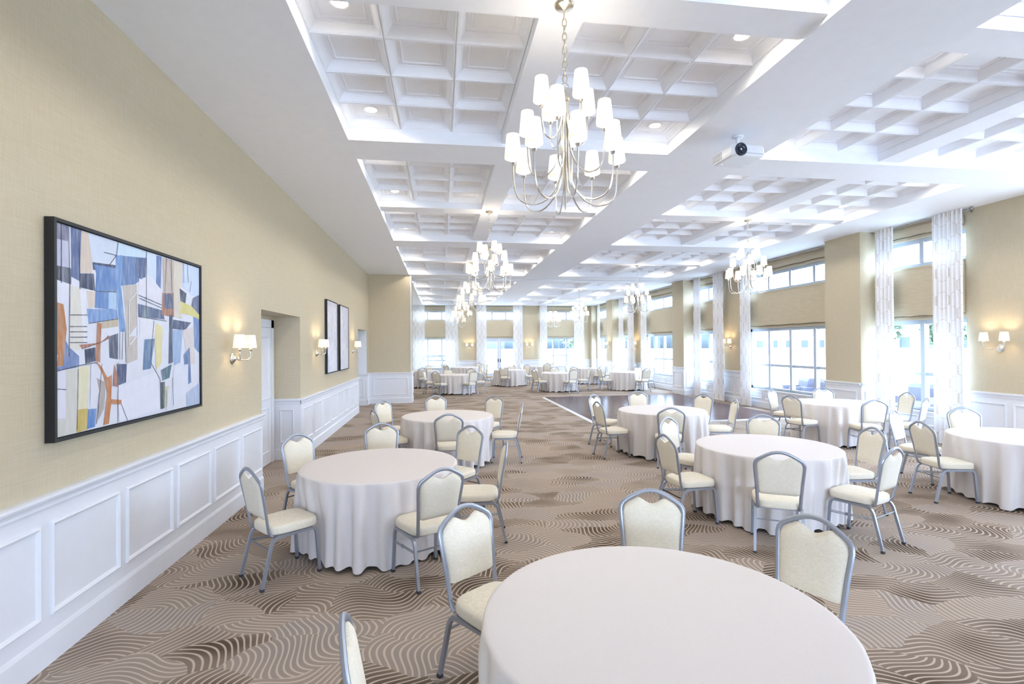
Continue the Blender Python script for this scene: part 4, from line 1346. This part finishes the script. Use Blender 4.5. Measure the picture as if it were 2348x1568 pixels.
def building(label, x, y, w_, d_, h_, rz=0):
    t = thing('building', label, 'building', (x, y, -.12), rz, 'distant pale buildings')
    MB().box(-w_ / 2, -d_ / 2, 0, w_ / 2, d_ / 2, h_).obj('wall', 'rendered', t)
    MB().rings([[(-w_ / 2 - .3, -d_ / 2 - .3, h_), (-w_ / 2 - .3, d_ / 2 + .3, h_), (-w_ / 2 - .3, 0, h_ + d_ * .28)], [(w_ / 2 + .3, -d_ / 2 - .3, h_), (w_ / 2 + .3, d_ / 2 + .3, h_), (w_ / 2 + .3, 0, h_ + d_ * .28)]]).obj('roof', 'roof', t)
    k = int(w_ / 2.2)
    for q in range(k):
        u = -w_ / 2 + (q + .5) * w_ / k
        MB().box(u - .5, -d_ / 2 - .03, h_ * .4, u + .5, -d_ / 2 + .02, h_ * .75).obj('window', 'dark_plastic', t)
    return t
building('low pale building beyond the wide right-hand window', 62, 78, 16, 8, 3.4, math.radians(-50))
building('second pale building farther off through the right-hand windows', 80, 62, 20, 9, 3.8, math.radians(-55))
building('pale building seen through the nearest right-hand window', 60, 50, 13, 8, 3.6, math.radians(-60))

def tree(label, x, y, h_, r_, seed):
    rnd = random.Random(seed)
    t = thing('tree', label, 'tree', (x, y, -.12), 0, 'trees outside')
    MB().tube([(0, 0, 0), (.05, .02, h_ * .35), (0, .06, h_ * .6)], [.16, .11, .07], 8).obj('trunk', 'bark', t)
    c = MB()
    for k in range(260):
        a, u = rnd.uniform(0, 6.28), rnd.uniform(-1, 1)
        q = r_ * rnd.uniform(.55, 1.0)
        s = math.sqrt(1 - u * u)
        p = Vector((q * s * math.cos(a), q * s * math.sin(a), h_ * .68 + q * u * .8))
        e1 = Vector((rnd.uniform(-1, 1), rnd.uniform(-1, 1), rnd.uniform(-1, 1))).normalized() * r_ * .22
        e2 = e1.cross(Vector((rnd.uniform(-1, 1), rnd.uniform(-1, 1), rnd.uniform(-1, 1)))).normalized() * r_ * .16
        c.quad(p - e1, p - e2, p + e1, p + e2)
    o = c.obj('foliage', 'leaf', t); o['kind'] = 'stuff'
    return t
for k, (x, y, h_) in enumerate(((34, 30, 4.2), (40, 41, 4.6), (46, 52, 4.0), (38, 60, 4.4), (30, 76, 4.8))):
    tree('%s leafy tree outside the right-hand windows' % ['nearest', 'second', 'third', 'fourth', 'farthest'][k], x, y, h_, 1.5, k)
tree('leafy tree outside the right far window', 15.5, 58, 4.4, 1.6, 9)

def covered(label, x, y, rz, w_=.85, d_=.8, h_=.86):
    t = thing('covered_armchair', label, 'outdoor chair', (x, y, -.06), rz, 'covered terrace chairs')
    prof = [(-d_ / 2, 0), (-d_ / 2, h_ - .06), (-d_ / 2 + .05, h_), (-d_ / 2 + .2, h_), (-d_ / 2 + .26, h_ - .1), (-d_ / 2 + .30, h_ * .55), (d_ / 2 - .05, h_ * .52), (d_ / 2, h_ * .46), (d_ / 2, 0)]
    MB().rings([[(-w_ / 2, a, b) for a, b in prof], [(w_ / 2, a, b) for a, b in prof]]).obj('cover', 'cover', t)
    for s in (-1, 1):
        MB().box(s * (w_ / 2 - .07) - .07, -d_ / 2 + .1, .0, s * (w_ / 2 - .07) + .07, d_ / 2 - .02, h_ * .68).obj('arm_bulge', 'cover', t)
    return t
covered('lavender covered terrace chair, farther one outside the wide window', 11.75, 15.35, math.radians(70))
covered('lavender covered terrace chair, nearer one outside the wide window', 11.75, 14.25, math.radians(80), 1.15)
covered('pale covered terrace chair outside the nearest window', 11.9, 11.15, math.radians(100), .8, .8, .95)

# dark railing on the terrace beyond the left far window
t = thing('terrace_railing', 'dark metal terrace railing outside the left far window', 'railing', (0, YF + 3.2, -.06))
MB().box(-3, -.05, 1.28, 1.4, .05, 1.38).obj('top_rail', 'rail_dark', t)
MB().box(-3, -.03, 1.00, 1.4, .03, 1.06).obj('mid_rail', 'rail_dark', t)
MB().box(-3, -.03, .2, 1.4, .03, .27).obj('bottom_rail', 'rail_dark', t)
for x in (-2.9, -1.4, .08, 1.3): MB().box(x - .07, -.07, 0, x + .07, .07, 1.38).obj('post', 'rail_dark', t)
for k in range(22): MB().box(-2.8 + k * .19, -.012, .25, -2.776 + k * .19, .012, 1.03).obj('baluster', 'rail_dark', t)
t = thing('patio_table', 'dark patio table behind the railing outside the left far window', 'table', (-.55, YF + 2.2, -.06))
MB().box(-.6, -.4, .70, .6, .4, .74).obj('tabletop', 'rail_dark', t)
for sx in (-.52, .52):
    for sy in (-.32, .32): MB().box(sx - .025, sy - .025, 0, sx + .025, sy + .025, .70).obj('leg', 'rail_dark', t)
t = thing('planter', 'square grey planter outside the right leaf of the glazed doors', 'planter', (4.2, YF + 2.0, -.06))
MB().rings([[(-.14, -.14, 0), (.14, -.14, 0), (.14, .14, 0), (-.14, .14, 0)], [(-.17, -.17, .55), (.17, -.17, .55), (.17, .17, .55), (-.17, .17, .55)]]).obj('pot', 'cover', t)
